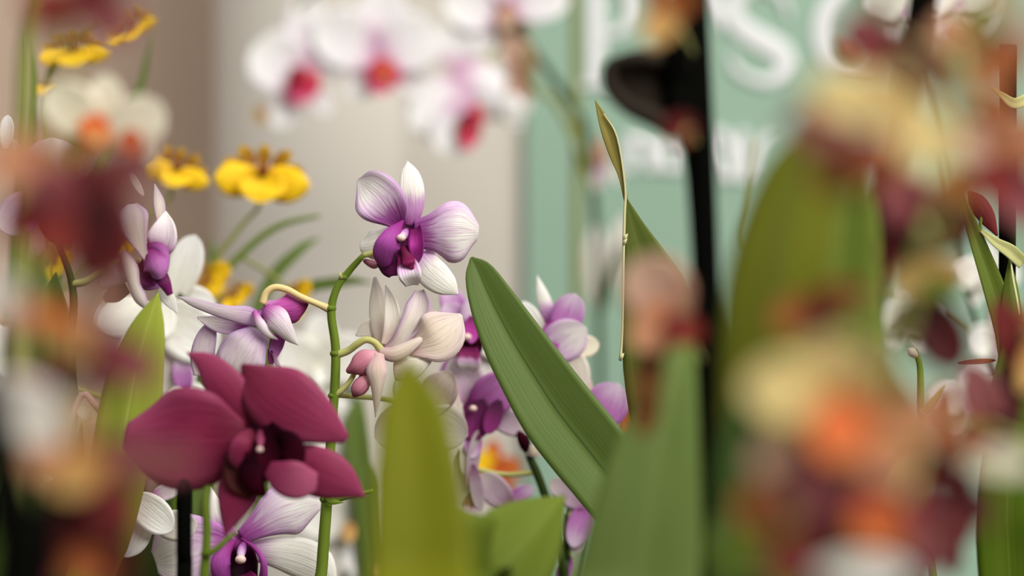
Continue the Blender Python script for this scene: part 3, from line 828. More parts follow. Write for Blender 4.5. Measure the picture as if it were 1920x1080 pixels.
p.flower(1040, 620, [
    ('sepal', 'den_sepal', [(1032, 612, -1), (1025, 580, 0), (1016, 550, 0), (1007, 517, -2)], [12, 14, 11, 0.8], dict(cup=-0.2)),
    T('petal', 'den_lilac', 1063, 592, 68, 44, 31, 2, 6), T('petal', 'den_petal', 1056, 640, 30, 50, 40, 4, 10), T('petal', 'white', 1002, 605, 120, 46, 17, -1, 0),
    T('sepal', 'cream', 1092, 650, 8, 32, 22, -3, -3), T('sepal', 'pale', 1078, 690, -70, 44, 26, -3, -2), T('sepal', 'pale_tan', 1092, 720, -75, 34, 18, -4, -3), T('lip', 'den_lip_side', 1028, 640, 250, 40, 22, 4, 8)],
    label='violet bloom right of the strap leaf', pedicel=[(1010, 640, -4), (1025, 630, -3), (1040, 622, -2)])
p.flower(900, 765, [
    T('petal', 'mauve_pale', 872, 712, 110, 50, 36, 2, 0, cup=0.3), T('petal', 'den_violet', 925, 740, 40, 50, 40, 2, 6, cup=0.3), T('sepal', 'white', 900, 680, 60, 36, 18, -3, -4),
    T('throat', 'magenta_dark', 905, 770, 270, 44, 30, 2, 4), T('lip_lobe', 'den_dark', 925, 782, 250, 34, 17, 6, 10), T('lip', 'den_dark', 892, 784, 265, 42, 31, 3, 6),
    T('sepal', 'mauve_pale', 955, 792, -20, 44, 24, 0, 2), T('lip_lobe', 'den_lilac', 886, 830, 270, 30, 18, 3, 6), T('sepal', 'pale', 858, 790, 275, 56, 13, 6, 8)],
    label='dark throated violet bloom below the strap leaf edge', cap=(887, 766, 9, 7), pedicel=[(985, 780, -4), (950, 775, -5), (910, 768, -4)])
p.flower(1143, 765, [T('petal', 'den_lilac', 1138, 760, 60, 46, 42, 0, 4), T('petal', 'den_white', 1120, 800, 200, 40, 30, -2, 0), T('sepal', 'orange', 1176, 792, 270, 26, 12, -2, -2), T('sepal', 'den_white', 1158, 812, -60, 28, 14, -3, -3)],
    label='lilac bloom beside the dry edged leaf', pedicel=[(1100, 760, -8), (1120, 765, -6), (1140, 768, -4)])
p.flower(880, 880, [T('sepal', 'mauve_pale', 886, 862, 80, 56, 14, 4, 6, roll=25), T('sepal', 'mauve_pale', 868, 890, 262, 60, 26, 0, 2), T('petal', 'mauve_pale', 930, 922, 130, 44, 27, 0, 4), T('petal', 'den_lilac', 972, 930, 30, 34, 16, -2, 0), T('petal', 'mauve_pale', 893, 915, 280, 46, 14, 5, 3), T('sepal', 'pale', 872, 850, 265, 40, 12, 3, 5), T('lip', 'den_lip_mid', 880, 952, 260, 30, 16, 2, 4)],
    label='faded mauve bloom with hanging petals', pedicel=[(1006, 885, 0), (950, 890, -3), (890, 880, -3)])
p.flower(1075, 940, [T('petal', 'mauve_pale', 1070, 925, 150, 44, 28, 0, 3), T('petal', 'den_lilac', 1088, 985, 250, 44, 26, 0, 4), T('petal', 'mauve_pale', 1075, 1000, 290, 40, 22, -2, 2), T('sepal', 'den_lilac', 1058, 1070, 250, 30, 16, 0, 0)],
    label='mauve bloom low between the leaves', pedicel=[(1064, 980, 0), (1068, 965, 0), (1075, 945, 0)])
p.bud('magenta_dark', [(992, 850, 0), (985, 835, 3), (977, 818, 4), (972, 808, 3)], [6, 11, 9, 2], label='dark closed bud')
p.blade('bract', 'pale_tan', [(985, 850, 3), (1000, 845, 5), (1012, 858, 3)], [6, 12, 2], th=0.0006)

# ---- grassy orchid on the right
p = Plant('grass_leaf_orchid', 'grassy leaved orchid with a pale bract beside a slim black stake', 'orchid', 0.262, 1.2, 1.2, leaves=2)
p.tube('stake', 'stake_black', [p.base(0.0, 0.01), (1888, 1150, -14), (1888, 700, -14), (1889, 400, -14), (1890, 85, -14)], [17, 16.5, 16.5, 16.5, 16.5])
p.blade('leaf', 'leaf_grass', [p.base(), (1925, 1000, 2), (1905, 780, 3), (1890, 640, 4), (1864, 545, 4), (1838, 470, 4), (1813, 400, 3), (1792, 335, 1)], [14, 26, 25, 23, 21, 16, 10, 1], fold=0.3, th=0.0012, nv=26)
lf = p.blade('leaf', 'leaf_grass', [p.base(0.01), (1925, 900, 8), (1908, 720, 8), (1900, 620, 8), (1896, 545, 7), (1893, 484, 5)], [14, 34, 28, 22, 15, 1], fold=-0.3, th=0.0012)
p.tube('leaf_rim', 'rim', [(1918, 640, 14), (1908, 570, 13), (1899, 520, 11), (1895, 484, 7)], [2, 2.4, 2.4, 1], parent=lf, ns=6)
p.blade('bract', 'bract', [(1918, 494, 8), (1895, 472, 9), (1868, 455, 8), (1840, 432, 5)], [12, 13, 9, 4], fold=0.3, th=0.001, label='pale green bract')
p.blade('bract', 'bract', [(1930, 183, 6), (1902, 194, 8), (1880, 180, 7), (1856, 162, 4)], [10, 10, 6, 0.8], fold=0.3, th=0.001, label='pale green bract')
p.blade('leaf', 'leaf_right', [p.base(-0.01, -0.02), (1895, 1120, 60), (1888, 960, 70), (1896, 800, 70), (1904, 680, 60), (1912, 590, 50)], [20, 56, 54, 46, 34, 2], D=1.2, fold=0.15, th=0.0015, nv=24, label='upright green leaf')
p.tube('stem', 'stem_green', [p.base(-0.02), (1760, 1150), (1735, 950), (1728, 860), (1726, 770), (1725, 690), (1715, 655)], [8, 8, 7, 7, 7, 6, 5])
p.blade('bract', 'bract', [(1728, 775, 3), (1748, 755, 5), (1772, 722, 4)], [7, 8, 1], fold=0.3, th=0.0008)
p.bud('pale_tan', [(1718, 668, 2), (1710, 660, 3), (1702, 655, 2)], [5, 9, 3], label='small cream bud')
p.flower(1840, 400, [('sepal', 'maroon', [(1816, 358, 0), (1832, 378, 2), (1852, 408, 2), (1870, 442, 0)], [3, 17, 16, 2], dict(cup=-0.3)), T('sepal', 'orange_brown', 1832, 678, 4, 36, 5, 0, 0)], label='dark red tepal', pedicel=[(1838, 470, 2), (1838, 430, 2), (1840, 402, 1)], pmat='stem_green', prad=[3, 3, 3])

# ================================================================== back rows
# ---- yellow oncidium
p = Plant('oncidium_orchid', 'yellow oncidium orchid with brown barred tepals and thin arching leaves', 'orchid', -0.25, 1.52, 1.5, leaves=0)
p.tube('stem', 'stem_olive', [p.base(-0.02), (60, 1150), (80, 800), (100, 560), (88, 300), (90, 150), (140, 70), (200, 30)], [7, 7, 7, 6, 6, 6, 5, 4])
p.tube('stem', 'stem_green', [p.base(0.01), (320, 1050), (352, 700), (385, 560), (450, 480), (520, 425), (600, 404)], [7, 7, 7, 7, 7, 6, 3], label='arching green flower stem')
p.tube('stem', 'stem_olive', [p.base(0.02), (390, 1000), (392, 700), (396, 520), (440, 440), (485, 390)], [6, 6, 5, 5, 5, 4])
p.tube('stem', 'stem_olive', [(100, 560, 0), (180, 480, 0), (260, 420, 0), (320, 370, 0)], [5, 5, 5, 4])
def oncid(x, y, s, tilt, D=1.5, up=True, lip=1.0, ped=None):
    a = math.radians(tilt)
    def q(dx, dy):
        return x + s * (dx * math.cos(a) + dy * math.sin(a)), y + s * (-dx * math.sin(a) + dy * math.cos(a))
    rows = []
    # wide skirt lip in two lobes, then the five barred tepals above it
    for sd in (-1, 1):
        cx, cy = q(sd * 0.42, 0.08)
        rows.append(T('lip_lobe', 'yellow', cx, cy, tilt + (0 if sd > 0 else 180), 0.6 * s, 0.33 * s * lip, 4, 12, ruffle=0.08, cup=-0.25, rph=sd))
    cx, cy = q(0, 0.14)
    rows.append(T('lip', 'yellow', cx, cy, tilt - 90, 0.34 * s * lip, 0.5 * s, 6, 12, ruffle=0.06))
    for ang, r in ((92, 0.36), (42, 0.5), (138, 0.5), (2, 0.62), (176, 0.62)):
        b = math.radians(ang)
        cx, cy = q(math.cos(b) * r, -0.2 - math.sin(b) * r * 0.75)
        rows.append(T('sepal' if ang in (90, 10, 170) else 'petal', 'yellow_brown', cx, cy, tilt + ang, 0.26 * s, 0.15 * s, 2, 4, ruffle=0.08))
    cx, cy = q(0, -0.15)
    rows.append(T('crest', 'orange_brown', cx, cy, tilt + 90, 0.12 * s, 0.12 * s, 10, 12))
    p.flower(x, y, rows, D=D, pedicel=ped, pmat='stem_olive', prad=[4, 4, 4])
oncid(138, 98, 66, 4, lip=0.8, ped=[(90, 150, 0), (110, 120, -2), (138, 100, -2)])
oncid(246, 54, 50, 26, lip=0.6, ped=[(200, 30, 0), (220, 40, -2), (246, 54, -2)])
oncid(88, 168, 22, 0, ped=[(88, 300, 0), (84, 230, -2), (88, 170, -2)])
oncid(330, 322, 64, -16, lip=0.95, ped=[(320, 370, 0), (322, 350, -3), (330, 325, -3)])
oncid(492, 334, 88, -6, lip=1.15, ped=[(485, 390, 0), (487, 365, -3), (492, 340, -3)])
oncid(398, 530, 46, 60, lip=1.2, ped=[(396, 520, 0), (397, 524, -3), (398, 528, -3)])
oncid(445, 556, 36, 40, ped=[(385, 560, 0), (410, 558, -2), (445, 556, -2)])
oncid(104, 492, 42, 40, ped=[(100, 560, 0), (100, 525, -2), (104, 494, -2)])
oncid(236, 446, 40, 60, ped=[(260, 420, 0), (250, 432, -2), (236, 446, -2)])
oncid(560, 560, 40, 70, ped=[(450, 480, 0), (500, 510, -2), (560, 556, -2)])
oncid(12, 620, 40, 10, ped=[(80, 800, 0), (40, 700, -2), (12, 622, -2)])
for pts, hw in (([p.base(0.02), (420, 1000, -20), (455, 700, -30), (500, 540, -40), (560, 470, -45), (600, 445, -50)], [8, 14, 14, 13, 10, 1]),
                ([p.base(0.03), (480, 980, -20), (500, 700, -25), (545, 560, -25), (640, 528, -20), (700, 530, -15)], [8, 14, 14, 12, 10, 1]),
                ([p.base(0.0), (360, 980, -30), (385, 700, -60), (400, 520, -80), (396, 440, -90)], [8, 15, 15, 13, 1]),
                ([p.base(-0.03), (20, 900, -20), (34, 500, -40), (60, 200, -60), (50, 60, -60)], [8, 14, 14, 12, 1]),
                ([p.base(-0.03), (60, 900, -20), (110, 500, -40), (250, 200, -60), (285, 60, -60)], [8, 12, 12, 9, 1])):
    p.blade('leaf', 'leaf_soft', pts, hw, fold=0.2, th=0.001, label='thin arching leaf')

# ---- white moth orchid behind the blush flower
p = Plant('white_moth_orchid', 'pure white moth orchid with blooms behind the pointed light green leaf', 'orchid', -0.17, 1.36, 1.34, leaves=0)
p.tube('stem', 'stem_dark', [p.base(), (350, 1000), (370, 760), (355, 660), (330, 600), (340, 550)], [8, 8, 7, 7, 6, 6])
p.flower(320, 580, [
    T('sepal', 'white', 346, 502, 72, 64, 33, 0, 4), T('petal', 'white', 350, 620, -35, 70, 56, 3, 6), T('petal', 'white', 232, 596, 195, 56, 42, 0, 4, cup=-0.3),
    T('sepal', 'white', 268, 650, 235, 60, 40, -2, 2), T('petal', 'white', 355, 575, 10, 50, 40, -3, 0), T('sepal', 'white', 305, 660, 280, 60, 46, -3, 0), T('lip', 'white', 310, 600, 265, 34, 20, 5, 10)],
    label='large white bloom', pedicel=[(340, 550, 0), (330, 565, -3), (322, 580, -3)])
p.flower(320, 740, [T('petal', 'white', 330, 700, 80, 50, 40, 0, 2), T('petal', 'white', 355, 760, -20, 60, 46, 0, 2), T('sepal', 'white', 300, 800, 250, 50, 36, 0, 2), T('petal', 'den_lilac', 342, 705, 100, 34, 20, 4, 6), T('lip', 'white', 330, 750, 270, 24, 18, 5, 8)],
    label='white bloom half hidden by the magenta flower', pedicel=[(370, 760, 0), (350, 755, -3), (325, 742, -3)])
p.flower(15, 660, [T('petal', 'white', 20, 660, 100, 50, 34, 0, 3), T('petal', 'white', 10, 720, 240, 60, 40, 0, 3), T('sepal', 'white', -20, 640, 170, 50, 40, 0, 2), T('lip', 'white', 12, 690, 270, 20, 14, 5, 8)],
    label='white bloom at the outer edge', pedicel=[(330, 780, -20), (180, 740, -24), (40, 690, -8)])

# ---- white moth orchid further back, behind the main stem
p = Plant('white_moth_orchid', 'soft white moth orchid with tan centres behind the green dendrobium stem', 'orchid', -0.10, 1.62, 1.62, leaves=0)
p.tube('stem', 'stem_dark', [p.base(), (640, 1150), (670, 1000), (690, 850), (660, 740), (610, 690)], [8, 8, 7, 7, 6, 5])
for cx, cy, s in ((600, 690, 76), (655, 985, 74), (520, 860, 64), (600, 830, 60), (720, 1060, 60)):
    p.flower(cx, cy, [T('petal', 'white', cx - 0.62 * s, cy - 0.2 * s, 165, 0.72 * s, 0.66 * s, 0, 4), T('petal', 'white', cx + 0.62 * s, cy - 0.2 * s, 15, 0.72 * s, 0.66 * s, 0, 4),
        T('sepal', 'white', cx, cy - 0.75 * s, 90, 0.62 * s, 0.42 * s, -3, 0), T('sepal', 'white', cx - 0.5 * s, cy + 0.6 * s, 235, 0.6 * s, 0.4 * s, -3, 0), T('sepal', 'white', cx + 0.5 * s, cy + 0.6 * s, 305, 0.6 * s, 0.4 * s, -3, 0),
        T('lip', 'tan' if cy > 900 else 'white', cx, cy + 0.18 * s, 270, 0.26 * s, 0.2 * s, 6, 14)], label='white moth orchid bloom', pedicel=[(690 if cy < 900 else 670, cy + 40, -4), ((690 + cx) / 2, cy + 15, -8), (cx, cy, -5)])
p.blade('leaf', 'leaf_soft', [p.base(0.02), (690, 1000, 6), (672, 860, 8), (668, 780, 8), (680, 742, 6)], [12, 24, 26, 20, 2], fold=0.2, th=0.0012)
p.blade('leaf', 'leaf_soft', [p.base(0.03), (700, 1000, 6), (690, 900, 8), (680, 850, 8)], [12, 24, 26, 2], fold=0.2, th=0.0012)

# ---- pink lipped moth orchid hanging at the top
p = Plant('pink_lip_moth_orchid', 'white moth orchid spray with crimson lips arching against the pale column', 'orchid', 0.05, 2.0, 2.02)
p.tube('stake', 'stem_olive', [p.base(0.004), (1078, 900), (1080, 500), (1080, 200), (1078, -60)], [8, 8, 8, 8, 8], label='olive support stake')
p.tube('stem', 'stem_dark', [p.base(-0.004), (1120, 900), (1122, 560), (1112, 360), (1096, 240), (1060, 180), (1010, 110), (960, 40), (880, -40), (760, -60), (640, -40), (560, 10)], [7, 7, 7, 8, 8, 8, 7, 6, 6, 5, 5, 4])
p.tube('stem', 'stem_olive', [(1112, 360, 4), (1080, 270, 6), (1040, 190, 6), (1000, 160, 6), (985, 90, 4)], [6, 6, 6, 5, 4])
p.flower(560, 140, [
    T('petal', 'moth_white', 522, 118, 150, 58, 62, 2, 6), T('petal', 'moth_white', 608, 92, 30, 56, 60, 0, 4), T('sepal', 'moth_white', 574, 52, 86, 64, 42, -4, 0),
    T('sepal', 'moth_white', 535, 205, 240, 40, 28, -3, 0), T('sepal', 'moth_white', 600, 190, 310, 30, 22, -4, -3), T('lip', 'moth_lip', 562, 160, 265, 36, 27, 8, 16, cup=-0.3),
    T('lip_lobe', 'moth_lip_dark', 560, 150, 300, 26, 18, 12, 16), T('lip_lobe', 'moth_lip', 585, 160, 250, 28, 16, 8, 12), T('lip_tip', 'yellow_brown', 490, 215, 200, 12, 16, 0, 0)],
    label='white bloom with a crimson lip', pedicel=[(560, 10, 0), (566, 60, -8), (562, 130, -6)])
p.flower(716, 128, [
    T('petal', 'moth_white', 652, 76, 158, 66, 60, 2, 6), T('petal', 'moth_white', 768, 82, 28, 62, 58, 2, 6), T('sepal', 'moth_white', 716, 30, 90, 70, 46, -4, 0),
    T('sepal', 'moth_white', 676, 158, 240, 34, 26, -4, -2), T('sepal', 'moth_white', 765, 150, 310, 38, 28, -4, -2), T('lip', 'moth_lip', 714, 142, 265, 36, 28, 8, 16, cup=-0.3), T('lip_lobe', 'moth_lip', 734, 138, 300, 26, 17, 12, 14), T('column', 'orange', 722, 140, 270, 16, 12, 14, 18)],
    label='white bloom with a rosy lip', pedicel=[(760, -60, 0), (730, 20, -10), (716, 120, -6)])
p.flower(868, 200, [
    T('sepal', 'moth_white', 858, 86, 88, 44, 44, -2, 2), T('petal', 'moth_white', 828, 200, 215, 70, 62, 2, 6, cup=-0.4), T('petal', 'moth_white', 915, 168, -30, 74, 50, 0, 4, cup=-0.4),
    T('sepal', 'moth_white', 850, 240, 250, 52, 46, 4, 4), T('sepal', 'moth_white', 945, 200, -50, 52, 18, -2, 0), T('lip', 'moth_lip_dark', 878, 240, 275, 32, 24, 10, 16, cup=-0.3), T('lip_lobe', 'moth_lip', 892, 222, 260, 28, 16, 6, 10), T('lip_lobe', 'moth_lip', 876, 264, 280, 18, 14, 14, 18)],
    label='drooping bloom with a crimson lip', pedicel=[(960, 40, 0), (920, 110, -8), (870, 195, -6)])
p.flower(948, 10, [T('petal', 'moth_white', 890, 14, 170, 60, 50, 0, 4), T('petal', 'moth_white', 1010, 4, 10, 60, 40, 0, 4), T('sepal', 'moth_white', 948, -30, 90, 50, 36, -3, 0), T('sepal', 'pink_beige', 960, 55, 280, 50, 32, -4, -2), T('lip', 'pink_beige', 950, 30, 270, 26, 20, 6, 12), T('sepal', 'moth_white', 915, 60, 240, 40, 28, -4, -2)],
    label='pinkish white bloom near the stake', pedicel=[(960, 40, 0), (955, 26, -6), (948, 12, -5)])
p.flower(985, 130, [T('petal', 'pink_beige', 975, 110, 110, 40, 30, 0, 2), T('petal', 'pink_beige', 975, 160, 250, 44, 24, 0, 2), T('sepal', 'greywhite', 968, 190, 250, 40, 30, 0, 2)], label='faded beige bloom', pedicel=[(985, 90, 4), (986, 110, 0), (985, 128, -2)])
p.flower(1130, 300, [T('petal', 'pink_beige', 1125, 290, 80, 34, 16, 0, 2), T('petal', 'mauve_pale', 1122, 330, 265, 26, 12, 2, 4), T('sepal', 'greywhite', 1150, 320, 300, 26, 12, 0, 2)], label='small faded bloom on the stem', pedicel=[(1112, 360, 0), (1118, 330, -2), (1130, 305, -2)])
p.flower(1130, 480, [T('petal', 'greywhite', 1118, 500, 90, 80, 26, 0, 2), T('petal', 'greywhite', 1160, 470, 80, 70, 20, 0, 2), T('sepal', 'leaf_deep', 1146, 520, 75, 70, 8, 4, 4)], label='greyish white bloom low on the stem', pedicel=[(1122, 560, 0), (1125, 530, -2), (1130, 490, -2)])

# ---- orange orchid deep in the background
p = Plant('orange_orchid', 'small orange orchid showing through the gap under the strap leaf', 'orchid', 0.005, 1.78, 1.72, leaves=0)
p.tube('stem', 'stem_olive', [p.base(), (925, 1150), (930, 1000), (930, 900)], [6, 6, 6, 5])
p.flower(925, 885, [T('petal', 'yellow', 905, 872, 150, 32, 26, 0, 3), T('petal', 'orange', 948, 880, 20, 30, 24, 0, 3), T('sepal', 'orange', 925, 850, 90, 26, 16, -2, 0), T('sepal', 'orange', 910, 915, 240, 28, 16, -2, 0), T('sepal', 'orange', 945, 915, 300, 28, 16, -2, 0), T('lip', 'orange', 926, 900, 270, 20, 16, 5, 10)], label='orange bloom')

# ---- white orchid behind the right hand flowers
p = Plant('white_moth_orchid', 'white moth orchid in front of the green sign among the brown spotted blooms', 'orchid', 0.345, 1.62, 1.62)
p.tube('stem', 'stem_dark', [p.base(), (1920, 1000), (1880, 760), (1840, 640), (1800, 500), (1760, 250), (1720, 60)], [7, 7, 7, 6, 6, 6, 5])
for cx, cy, s in ((1700, 20, 60), (1800, 10, 56), (1850, 520, 52), (1880, 650, 56), (1822, 760, 60), (1910, 960, 56), (1700, 600, 50)):
    p.flower(cx, cy, [T('petal', 'white', cx - 0.6 * s, cy - 0.15 * s, 165, 0.7 * s, 0.6 * s, 0, 4), T('petal', 'white', cx + 0.6 * s, cy - 0.15 * s, 15, 0.7 * s, 0.6 * s, 0, 4),
        T('sepal', 'white', cx, cy - 0.7 * s, 90, 0.6 * s, 0.4 * s, -3, 0), T('sepal', 'white', cx - 0.45 * s, cy + 0.6 * s, 235, 0.55 * s, 0.36 * s, -3, 0), T('sepal', 'white', cx + 0.45 * s, cy + 0.6 * s, 305, 0.55 * s, 0.36 * s, -3, 0),
        T('lip', 'mauve_pale', cx, cy + 0.15 * s, 270, 0.24 * s, 0.2 * s, 6, 12)], label='white bloom', pedicel=[(cx + 20, cy + 70, -8), (cx + 10, cy + 30, -8), (cx, cy, -5)])
p.tube('bud_stalk', 'stem_olive', [(1840, 640, 0), (1700, 560, -20), (1420, 480, -40), (1405, 380, -40), (1415, 260, -40)], [5, 5, 5, 6, 5])

# ---- low dark foliage filling the left background
for k, (X, Y, x0) in enumerate(((-0.40, 1.36, 30), (-0.30, 1.72, 160))):
    lab = ['dark leafy orchid without flowers at the bench end', 'dark leafy orchid without flowers behind the oncidium', 'dark leafy orchid without flowers left of the white blooms'][k]
    p = Plant('leafy_orchid', lab, 'orchid', X, Y, Y, group='flowerless orchids', leaves=4)
    for j in range(9):
        xa = x0 + (j - 4) * 46 + random.uniform(-14, 14)
        ya = 800 + random.uniform(-40, 160)
        p.blade('leaf', 'leaf_deep', [p.base(0.003 * (j - 4), 0.0), (x0 + (xa - x0) * 0.5, 1200, random.uniform(-20, 20)), (xa, 1000, random.uniform(-30, 30)), (xa + (j - 4) * 10, ya, random.uniform(-40, 30))],
                [14, 36, 40, 1], fold=0.2, th=0.0012, nu=6, nv=12)

# ================================================================== near rows, strongly out of focus
# ---- cream moth orchid with orange lip, upper left
p = Plant('cream_moth_orchid', 'cream moth orchid with an orange lip in front of the yellow oncidium', 'orchid', -0.19, 0.86, 0.86)
p.tube('stem', 'stem_olive', [p.base(), (30, 1150), (36, 800), (40, 500), (44, 200), (50, 60), (70, -40)], [16, 16, 16, 15, 15, 14, 12])
p.tube('stem', 'stem_olive', [(38, 560, 0), (120, 420, 4), (190, 300, 6)], [8, 7, 6])
p.flower(190, 245, [
    T('petal', 'cream', 134, 205, 140, 60, 52, 0, 4), T('petal', 'cream', 256, 235, 40, 62, 50, 0, 4), T('sepal', 'cream', 198, 190, 90, 50, 34, -4, -2), T('lip', 'orange', 180, 248, 270, 34, 26, 6, 14),
    T('lip_lobe', 'orange', 168, 236, 190, 24, 18, 6, 10), T('lip_lobe', 'orange', 248, 268, -60, 26, 22, 6, 10), T('sepal', 'tan', 150, 280, 240, 40, 24, -4, -2), T('sepal', 'cream', 272, 275, 300, 36, 26, -4, 0), T('column', 'tan', 180, 258, 270, 14, 12, 14, 18)],
    label='cream bloom with an orange lip', pedicel=[(190, 300, 6), (192, 275, -6), (190, 248, -5)])
p.blade('leaf', 'leaf_soft', [p.base(-0.01), (40, 900, -6), (50, 640, -8), (66, 520, -10), (90, 470, -12)], [20, 44, 46, 36, 3], fold=0.2, th=0.0014)

# ---- maroon spotted orchid, lower left foreground
p = Plant('maroon_cambria_orchid', 'blurred maroon and peach cambria orchid with orange lips crossing the magenta bloom', 'orchid', -0.135, 0.60, 0.62)
p.tube('stem', 'stem_olive', [p.base(), (60, 1150), (90, 900), (100, 700), (90, 500), (110, 300), (130, 100), (120, -60)], [10, 10, 10, 9, 9, 8, 8, 7])
p.tube('stake', 'stake_black', [p.base(-0.02, -0.01), (36, 1150, 20), (26, 1000, 20), (6, 880, 20), (-30, 700, 20)], [66, 64, 54, 40, 34])
p.flower(150, 370, [
    T('petal', 'maroon', 190, 410, -70, 120, 70, 0, 3), T('petal', 'mauve_brown', 220, 330, 30, 90, 48, -2, 2), T('petal', 'peach', 60, 310, 165, 95, 56, -2, 3), T('sepal', 'dusky_rose', 110, 350, 150, 60, 40, 4, 6),
    T('sepal', 'maroon_dark', 180, 450, 265, 90, 56, 4, 6), T('sepal', 'maroon', 70, 400, 215, 80, 44, 2, 4), T('lip', 'red', 110, 440, 240, 50, 30, 5, 10)],
    label='maroon and peach bloom', pedicel=[(100, 500, 0), (120, 440, -4), (150, 375, -4)])
p.flower(140, 10, [T('petal', 'red', 100, 5, 190, 60, 34, 0, 3), T('petal', 'mauve_brown', 205, 30, -40, 60, 50, 0, 3), T('sepal', 'pink_beige', 95, 48, 220, 46, 30, -2, 0), T('sepal', 'maroon', 180, -30, 60, 70, 40, 0, 2), T('lip', 'maroon', 150, 20, 270, 30, 24, 5, 8)],
    label='red and mauve bloom at the top of the stem', pedicel=[(120, -60, 0), (130, -20, -3), (140, 6, -3)])
p.flower(150, 640, [
    T('lip', 'orange', 100, 598, 160, 56, 24, 4, 8), T('lip_lobe', 'tan', 135, 640, -40, 46, 24, 6, 8), T('petal', 'pink_beige', 190, 570, 60, 66, 28, 0, 3), T('petal', 'greywhite', 6, 560, 150, 62, 42, -2, 2),
    T('petal', 'dusky_rose', 226, 672, -25, 86, 44, 3, 6), T('sepal', 'maroon_dark', 172, 700, -50, 60, 24, 4, 5), T('sepal', 'maroon', 100, 690, 220, 50, 30, 0, 3), T('sepal', 'pink_beige', 40, 600, 190, 44, 30, 0, 2)],
    label='bloom with an orange lip and maroon lower petals', pedicel=[(98, 720, 0), (120, 690, -4), (150, 645, -4)])
p.flower(110, 850, [
    T('petal', 'greywhite', 50, 775, 160, 105, 66, 2, 5), T('petal', 'pink_beige', 60, 720, 170, 70, 30, 0, 3), T('petal', 'mauve_brown', 300, 868, 8, 70, 34, 0, 2), T('petal', 'mauve_brown', 220, 860, 0, 70, 44, 0, 2), T('lip', 'tan', 150, 890, 210, 60, 38, 6, 8),
    T('lip_lobe', 'peach', 95, 868, 180, 56, 34, 3, 6), T('sepal', 'maroon', 205, 930, -60, 80, 46, 3, 5), T('sepal', 'maroon_dark', 150, 990, 260, 90, 60, 2, 4), T('sepal', 'maroon_dark', 200, 1040, 280, 80, 56, 1, 3), T('sepal', 'orange_brown', 160, 1065, 270, 40, 44, 4, 6), T('petal', 'tan', 150, 800, 80, 60, 24, 3, 4)],
    label='white edged bloom with a tan lip', pedicel=[(92, 900, 0), (100, 880, -4), (110, 855, -4)])

# ---- two big blurred leaves in the centre
p = Plant('broad_leaf_orchid', 'broad leaved orchid with blurred olive green upright leaves and no flowers', 'orchid', 0.0, 0.86, 0.79, leaves=0)
p.blade('leaf', 'leaf_olive', [p.base(-0.01), (800, 1250, 20), (790, 1080, 14), (786, 950, 6), (780, 850, -2), (772, 760, -12), (762, 672, -24)], [30, 92, 94, 88, 76, 56, 4], fold=0.15, th=0.0016, nv=24, label='olive green upright leaf')
p.blade('leaf', 'leaf_soft', [p.base(0.012, 0.0), (1180, 1250, 24), (1200, 1080, 16), (1222, 920, 4), (1250, 780, -10), (1276, 680, -22), (1300, 600, -34)], [30, 122, 116, 96, 68, 42, 4], D=0.9, fold=0.12, th=0.0016, nv=24, label='wide soft green leaf')

# ---- black staked orchid with claw clip
p = Plant('staked_orchid', 'tall leaved orchid between a thick black stake with a clip and a leaning black stake', 'orchid', 0.10, 0.77, 0.88, leaves=0)
p.tube('stake', 'stake_black', [p.base(-0.01), (1356, 1250, 90), (1346, 1000, 80), (1332, 700, 40), (1318, 400, 10), (1306, 200, 0), (1294, -80, -10)], [30, 29, 27, 25, 27, 31, 30], D=0.90, label='thick black stake')
# claw clip: two curved jaws with teeth and a spring barrel
CD = 0.89
cl = thing('claw_clip', 'dark brown claw clip gripping the thick black stake', 'clip', W(1262, 240, CD), None)
def clip_tube(name, pts, rad, mat='clip_brown', parent=cl, ns=10):
    wpts = [W(x, y, CD, z) for x, y, z in pts]
    v, f, uv = tube_data(wpts, [r / FPX * CD for r in rad], ns)
    return link(name, mesh_from(v, f, uv, wpts[0]), mat, parent, wpts[0])
cb = lathe_data(W(1268, 190, CD - 0.008), [(0.001, -0.008), (0.0048, -0.008), (0.0048, 0.008), (0.001, 0.008)], 16)
link('spring_barrel', mesh_from(cb[0], cb[1], cb[2], W(1268, 190, CD - 0.008)), 'stake_black', cl, W(1268, 190, CD - 0.008))
clip_tube('jaw', [(1262, 250, 6), (1230, 222, 8), (1180, 200, 10), (1146, 165, 10), (1142, 128, 10), (1158, 108, 8)], [14, 20, 17, 15, 13, 8])
clip_tube('jaw', [(1270, 120, 6), (1240, 112, 10), (1205, 108, 12), (1170, 112, 12), (1152, 128, 11)], [20, 20, 16, 13, 8])
link('jaw_plate', blade_mesh([W(1280, 170, CD, 4), W(1240, 158, CD, 6), W(1195, 150, CD, 6), W(1152, 146, CD, 5)], [0.0118, 0.0118, 0.0112, 0.0075], th=0.002, origin=W(1240, 158, CD)), 'clip_brown', cl, W(1240, 158, CD))
clip_tube('thumb_lever', [(1268, 170, 6), (1262, 110, 10), (1270, 50, 10), (1282, 10, 8)], [30, 30, 24, 14], 'stake_black')
clip_tube('thumb_lever', [(1270, 170, 2), (1284, 230, 4), (1296, 290, 2)], [30, 26, 14], 'stake_black')
p.flower(1240, 590, [T('petal', 'pink_beige', 1232, 545, 130, 74, 66, 0, 3), T('petal', 'peach', 1232, 615, 210, 56, 46, 0, 3), T('petal', 'red', 1282, 616, -20, 40, 28, 2, 4), T('sepal', 'brown', 1216, 700, 260, 60, 30, -2, 0), T('lip', 'red', 1272, 622, 270, 28, 22, 5, 8), T('sepal', 'brown', 1212, 760, 262, 60, 26, -3, -2)],
    D=0.76, label='peach bloom with a red lip', pedicel=[(1330, 700, 0), (1300, 650, -4), (1245, 595, -4)])
